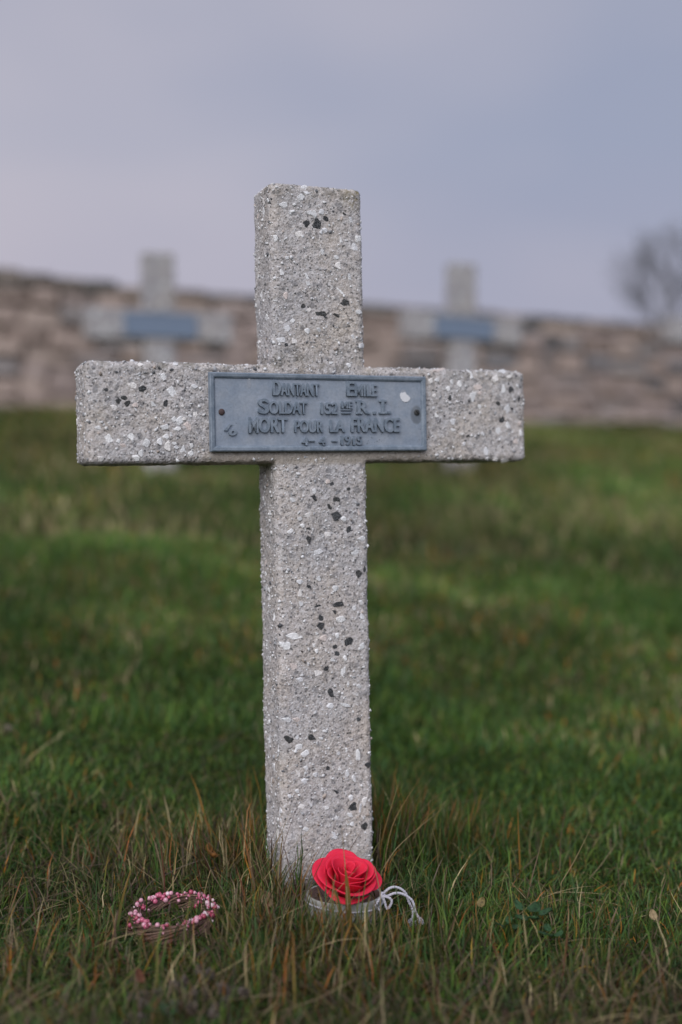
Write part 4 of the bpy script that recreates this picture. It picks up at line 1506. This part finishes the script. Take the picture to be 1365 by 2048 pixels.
GG = {'green': 6, 'olive': 2.5, 'straw': 1, 'orange': .35, 'dead': .8}
GD = {'green': 3, 'olive': 2.5, 'straw': 2.5, 'orange': .8, 'dead': 1.5, 'rust': .8}
for a in ((800, 1720, 1.36, 220, .085, .035, GG), (770, 1700, 1.38, 160, .10, .02, GG), (850, 1710, 1.40, 200, .08, .04, GG), (900, 1700, 1.42, 150, .065, .05, GG), (960, 1720, 1.40, 130, .05, .05, GG),
          (500, 1700, 1.33, 230, .085, .035, GD), (440, 1700, 1.34, 170, .07, .05, GD), (380, 1690, 1.36, 150, .06, .05, GD), (545, 1740, 1.27, 60, .085, .014, GD), (570, 1770, 1.235, 42, .085, .014, GD),
          (600, 1790, 1.22, 16, .075, .012, GD), (300, 1700, 1.36, 120, .05, .06, GD), (760, 1690, 1.43, 130, .11, .03, GG), (520, 1680, 1.42, 150, .09, .04, GG),
          (490, 1850, 1.17, 110, .055, .03, GD), (560, 1860, 1.16, 110, .055, .03, GD), (640, 1900, 1.13, 120, .055, .04, GD), (720, 1900, 1.13, 110, .055, .04, GD),
          (480, 1960, 1.08, 80, .06, .04, GD), (620, 2000, 1.06, 90, .06, .05, GD), (820, 1950, 1.10, 90, .055, .05, GG), (1000, 1950, 1.10, 90, .055, .06, GG), (200, 1930, 1.10, 100, .055, .06, GD),
          (80, 1850, 1.16, 120, .05, .06, GD), (1150, 1820, 1.22, 120, .045, .06, GG), (1280, 1850, 1.20, 100, .05, .05, GG), (1230, 2000, 1.08, 90, .055, .06, GD), (150, 1720, 1.33, 110, .05, .07, GD),
          (630, 1870, 1.168, 70, .036, .018, GG), (690, 1875, 1.166, 80, .036, .02, GD), (735, 1870, 1.17, 60, .034, .014, GG),
          (905, 1860, 1.18, 90, .045, .03, GG), (950, 1830, 1.20, 90, .05, .05, GG)):
    tuft(*a)


# single long stalks that can be followed in the photo: foot, bend, tip (photo x, y, metres ahead)
def stalk(pts, w, ca_, cb_):
    P = bez([at(*q) for q in pts], 14)
    gz = ground_h(P[:, 0], P[:, 1])
    P[0, 2] = min(P[0, 2], gz[0])
    t = np.linspace(0, 1, len(P))
    wd = w * 0.5 * np.clip(1.1 - t ** 2.2, 0.06, 1)
    V_, T_ = [], []
    side = np.array((0.95, -0.3, 0.1))
    for i in range(len(P)):
        V_ += [P[i] - side * wd[i], P[i] + side * wd[i] + np.array((0, 0, wd[i] * 0.3))]
        if i:
            a = 2 * (i - 1)
            T_ += [(a, a + 1, a + 3), (a, a + 3, a + 2)]
    C_ = np.repeat(np.array(ca_)[None] * (1 - t[:, None]) + np.array(cb_)[None] * t[:, None], 2, 0)
    ga.add(np.array(V_), np.array(T_), C_)


ORA, STR, GRN, DED = (0.26, 0.13, 0.03), (0.30, 0.23, 0.12), (0.05, 0.10, 0.03), (0.11, 0.07, 0.05)
for pts, w, c_a, c_b in (
        ([(699, 1870, 1.165), (697, 1810, 1.168), (695, 1775, 1.169), (691, 1735, 1.17)], 0.0058, (0.06, 0.075, 0.02), (0.24, 0.12, 0.03)),
        ([(699, 1870, 1.166), (692, 1750, 1.17), (688, 1700, 1.171), (683, 1650, 1.172)], 0.0010, STR, STR),
        ([(676, 1860, 1.16), (680, 1815, 1.16), (668, 1770, 1.162)], 0.0030, GRN, (0.10, 0.10, 0.03)),
        ([(640, 1870, 1.16), (648, 1825, 1.16), (640, 1790, 1.162)], 0.0026, GRN, STR),
        ([(742, 1870, 1.16), (734, 1825, 1.16), (742, 1790, 1.162)], 0.0026, GRN, (0.14, 0.12, 0.04)),
        ([(640, 1850, 1.17), (660, 1800, 1.17), (725, 1725, 1.175)], 0.0010, STR, STR),
        ([(690, 1860, 1.17), (672, 1800, 1.17), (664, 1750, 1.17)], 0.0013, STR, ORA),
        ([(610, 1780, 1.22), (630, 1720, 1.225), (668, 1655, 1.23)], 0.0007, DED, DED),
        ([(690, 1720, 1.25), (706, 1690, 1.25), (727, 1655, 1.25)], 0.0007, DED, DED),
        ([(668, 1850, 1.17), (664, 1800, 1.17), (672, 1745, 1.17)], 0.0015, GRN, STR),
        ([(722, 1850, 1.18), (726, 1800, 1.18), (738, 1725, 1.18)], 0.0014, GRN, (0.14, 0.12, 0.04)),
        ([(762, 1790, 1.19), (752, 1745, 1.19), (742, 1720, 1.19)], 0.0009, STR, STR),
        ([(520, 1770, 1.24), (560, 1720, 1.24), (640, 1640, 1.245)], 0.0009, STR, STR),
        ([(500, 1770, 1.24), (545, 1705, 1.24), (585, 1610, 1.25)], 0.0008, DED, STR),
        ([(560, 1790, 1.22), (566, 1700, 1.225), (600, 1600, 1.23)], 0.0008, (0.12, 0.05, 0.035), DED),
        ([(590, 1800, 1.21), (575, 1720, 1.21), (560, 1655, 1.215)], 0.0008, DED, DED),
        ([(480, 1770, 1.24), (500, 1735, 1.24), (590, 1700, 1.245)], 0.0012, STR, STR),
        ([(760, 1750, 1.30), (800, 1690, 1.30), (900, 1605, 1.31)], 0.0013, STR, STR),
        ([(770, 1720, 1.32), (790, 1640, 1.32), (848, 1545, 1.33)], 0.0010, STR, ORA),
        ([(760, 1700, 1.33), (775, 1640, 1.33), (800, 1560, 1.33)], 0.0010, ORA, STR),
        ([(860, 1790, 1.24), (838, 1735, 1.24), (750, 1690, 1.245)], 0.0016, GRN, (0.12, 0.13, 0.04)),
        ([(820, 1780, 1.25), (825, 1740, 1.25), (855, 1680, 1.25)], 0.0014, GRN, (0.2, 0.2, 0.07)),
        ([(1120, 1770, 1.27), (1150, 1720, 1.27), (1185, 1650, 1.27)], 0.0010, STR, STR),
        ([(1040, 1720, 1.34), (1038, 1680, 1.34), (1036, 1615, 1.34)], 0.0016, ORA, ORA),
        ([(800, 1660, 1.40), (940, 1600, 1.41), (1028, 1575, 1.42)], 0.0009, DED, STR),
        ([(1120, 1690, 1.36), (1128, 1640, 1.36), (1130, 1610, 1.36)], 0.0008, DED, DED),
        ([(235, 1860, 1.18), (245, 1800, 1.18), (262, 1740, 1.18)], 0.0030, GRN, ORA),
        ([(330, 1760, 1.25), (325, 1720, 1.25), (318, 1650, 1.25)], 0.0012, (0.12, 0.04, 0.03), (0.14, 0.05, 0.03)),
        ([(330, 1790, 1.24), (350, 1760, 1.24), (365, 1730, 1.24)], 0.0012, STR, STR),
        ([(408, 1790, 1.235), (418, 1752, 1.235), (428, 1740, 1.235), (468, 1775, 1.23)], 0.0010, STR, STR),
        ([(400, 1810, 1.21), (440, 1790, 1.21), (500, 1765, 1.22)], 0.0009, STR, STR),
        ([(175, 1960, 1.07), (155, 1930, 1.07), (135, 1905, 1.07)], 0.0030, (0.2, 0.12, 0.04), ORA),
        ([(250, 1893, 1.13), (300, 1890, 1.13), (380, 1905, 1.12)], 0.0020, (0.09, 0.11, 0.06), STR),
        ([(980, 2000, 1.05), (1000, 1950, 1.05), (970, 1925, 1.05), (955, 1940, 1.04)], 0.0016, STR, STR),
        ([(735, 1850, 1.17), (738, 1880, 1.14), (750, 1935, 1.10)], 0.0008, STR, STR),
        ([(540, 2030, 1.03), (560, 1980, 1.03), (545, 1940, 1.03)], 0.0026, (0.2, 0.1, 0.05), DED),
        ([(500, 2020, 1.03), (520, 2000, 1.03), (560, 1975, 1.03)], 0.0016, ORA, STR),
        ([(590, 2000, 1.04), (588, 1940, 1.05), (586, 1860, 1.06)], 0.0022, (0.15, 0.13, 0.03), ORA)):
    stalk(pts, w, c_a, c_b)

tag(obj('grass', ga.mesh('grass'), MAT['grass']), 'autumn grass with green, straw and rusty blades covering the slope', 'grass', kind='stuff')

# ------------------------------------------------------------------ dead leaves, weeds and dry seed heads in the grass
def leaf(name, pos, L_, W_, col, label, rot, cat='leaf', cup=0.25, group='fallen leaves in the grass'):
    nu, nt = 7, 9
    V_, T_ = [], []
    for i in range(nt):
        t = i / (nt - 1)
        w = W_ * 0.5 * math.sin(math.pi * (0.04 + 0.94 * t) ** 0.8) ** 0.75
        for j in range(nu):
            u = j / (nu - 1) * 2 - 1
            V_.append((u * w, (t - 0.5) * L_, cup * L_ * (u * u * 0.5 + (t - .5) ** 2) + 0.03 * L_ * math.sin(5 * t + 3 * u)))
    for i in range(nt - 1):
        for j in range(nu - 1):
            a = i * nu + j
            T_ += [(a, a + 1, a + nu + 1), (a, a + nu + 1, a + nu)]
    cols = np.array(col)[None] * (1 + 0.25 * RNG.normal(size=(len(V_), 1)))
    o = obj(name, fast_mesh(name, V_, T_, np.clip(cols, 0.01, 1), True), MAT['leaf'])
    o.location = pos
    o.rotation_euler = rot
    m = o.modifiers.new('thick', 'SOLIDIFY')
    m.thickness = 0.0004
    return tag(o, label, cat, group)


leaf('fallen_leaf', at(1306, 1830, 1.185), 0.010, 0.009, (0.34, 0.26, 0.15), 'small round tan leaf in the grass near the right edge', (R(55), 0, 0.3))
leaf('fallen_leaf', at(418, 1708, 1.30), 0.018, 0.013, (0.22, 0.10, 0.03), 'curled orange-brown leaf above the wreath', (R(35), 0.4, 1.1), cup=0.6)
leaf('fallen_leaf', at(533, 1800, 1.205), 0.016, 0.013, (0.26, 0.17, 0.10), 'pale brown leaf between the wreath and the pot', (R(60), 0.2, 0.5))
leaf('fallen_leaf', at(278, 1953, 1.055), 0.013, 0.011, (0.15, 0.06, 0.035), 'reddish leaf below the wreath near the bottom edge', (R(50), 0.1, 0.9))
leaf('fallen_leaf', at(963, 1805, 1.20), 0.010, 0.008, (0.19, 0.15, 0.06), 'dull yellow leaf in the grass right of the cord', (R(50), 0.3, -0.4))


def weed(pos, n, s, label, seed):
    r_ = random.Random(seed)
    root = empty('broadleaf_weed', pos)
    for j in range(n):
        a = j / n * 6.283 + r_.uniform(-.4, .4)
        rr = s * r_.uniform(0.5, 1.0)
        lo = leaf('leaf', (rr * math.cos(a), rr * math.sin(a), r_.uniform(-0.002, 0.006)), s * r_.uniform(.8, 1.1), s * r_.uniform(.65, .9), np.array((0.035, 0.085, 0.035)) * r_.uniform(.8, 1.3), None,
                  (r_.uniform(0.1, 0.6), r_.uniform(-.3, .3), a - 1.57), cat=None, cup=0.2, group=None)
        lo.parent = root
    return tag(root, label, 'weed', 'low weeds in the grass')


for px, py, yy, n, s, lab, sdd in ((1062, 1830, 1.19, 5, 0.016, 'low dark green weed right of the white cord', 1), (1100, 1868, 1.16, 4, 0.011, 'small round-leaved weed under the larger weed', 2),
                                   (1018, 1855, 1.17, 4, 0.009, 'tiny weed left of the other green weeds', 3), (330, 2028, 1.00, 4, 0.012, 'green weed at the bottom edge below the wreath', 4)):
    p = at(px, py, yy)
    weed((p.x, p.y, max(p.z, float(ground_h(p.x, p.y)) + 0.012)), n, s, lab, sdd)


def seed_head(px, py, Yd, hgt, label, seed, tint=(0.22, 0.19, 0.175), heads=3, size=0.006):
    r_ = np.random.default_rng(seed)
    tip = np.array(at(px, py, Yd))
    gz = float(ground_h(tip[0], tip[1]))
    root = empty('dry_seed_head', (tip[0], tip[1], gz))
    top = max(tip[2] - gz, 0.012)
    st_, he = Acc(), Acc()
    for j in range(heads):
        e = np.array((r_.normal(0, size * 1.1), r_.normal(0, size * 1.1), top * r_.uniform(0.8, 1.05)))
        V_, T_ = tube(bez([np.array((0, 0, -0.004)), e * (0.4, 0.4, 0.5), e], 8), 0.0005, 4)
        st_.add(V_, T_, np.array((0.14, 0.11, 0.08)))
        for q in range(60):
            d = r_.normal(size=3)
            d /= np.linalg.norm(d)
            a0 = e + d * size * 0.15
            a1 = e + d * size * r_.uniform(0.5, 1.0)
            sd_ = np.cross(d, r_.normal(size=3)) * 0.0004
            he.add(np.array([a0 - sd_, a0 + sd_, a1 + sd_ * 1.6, a1 - sd_ * 1.6]), [(0, 1, 2), (0, 2, 3)], np.array(tint) * r_.uniform(0.7, 1.4))
    obj('stem', st_.mesh('stem'), MAT['twig'], root)
    obj('seed_tuft', he.mesh('seed_tuft'), MAT['leaf'], root)
    return tag(root, label, 'dry plant', 'dry seed heads')


seed_head(66, 1622, 1.50, .05, 'pale dry flower head in the grass, lower of two at the left edge', 1, (0.36, 0.31, 0.25), 1, 0.007)
seed_head(17, 1518, 1.72, .06, 'pale dry flower head in the grass, upper of two at the left edge', 2, (0.30, 0.26, 0.21), 1, 0.006)
for j, (px, py, yy) in enumerate(((310, 1975, 1.05), (352, 1970, 1.05), (392, 1985, 1.04), (445, 1975, 1.045), (468, 1975, 1.045), (415, 1945, 1.07), (370, 2010, 1.02), (275, 1995, 1.03), (262, 2040, 1.0), (430, 2010, 1.02))):
    seed_head(px, py, yy, .03, 'greyish tuft of dry flowers at the bottom of the photo, below the wreath', 30 + j, (0.13, 0.108, 0.095), 3, 0.006)
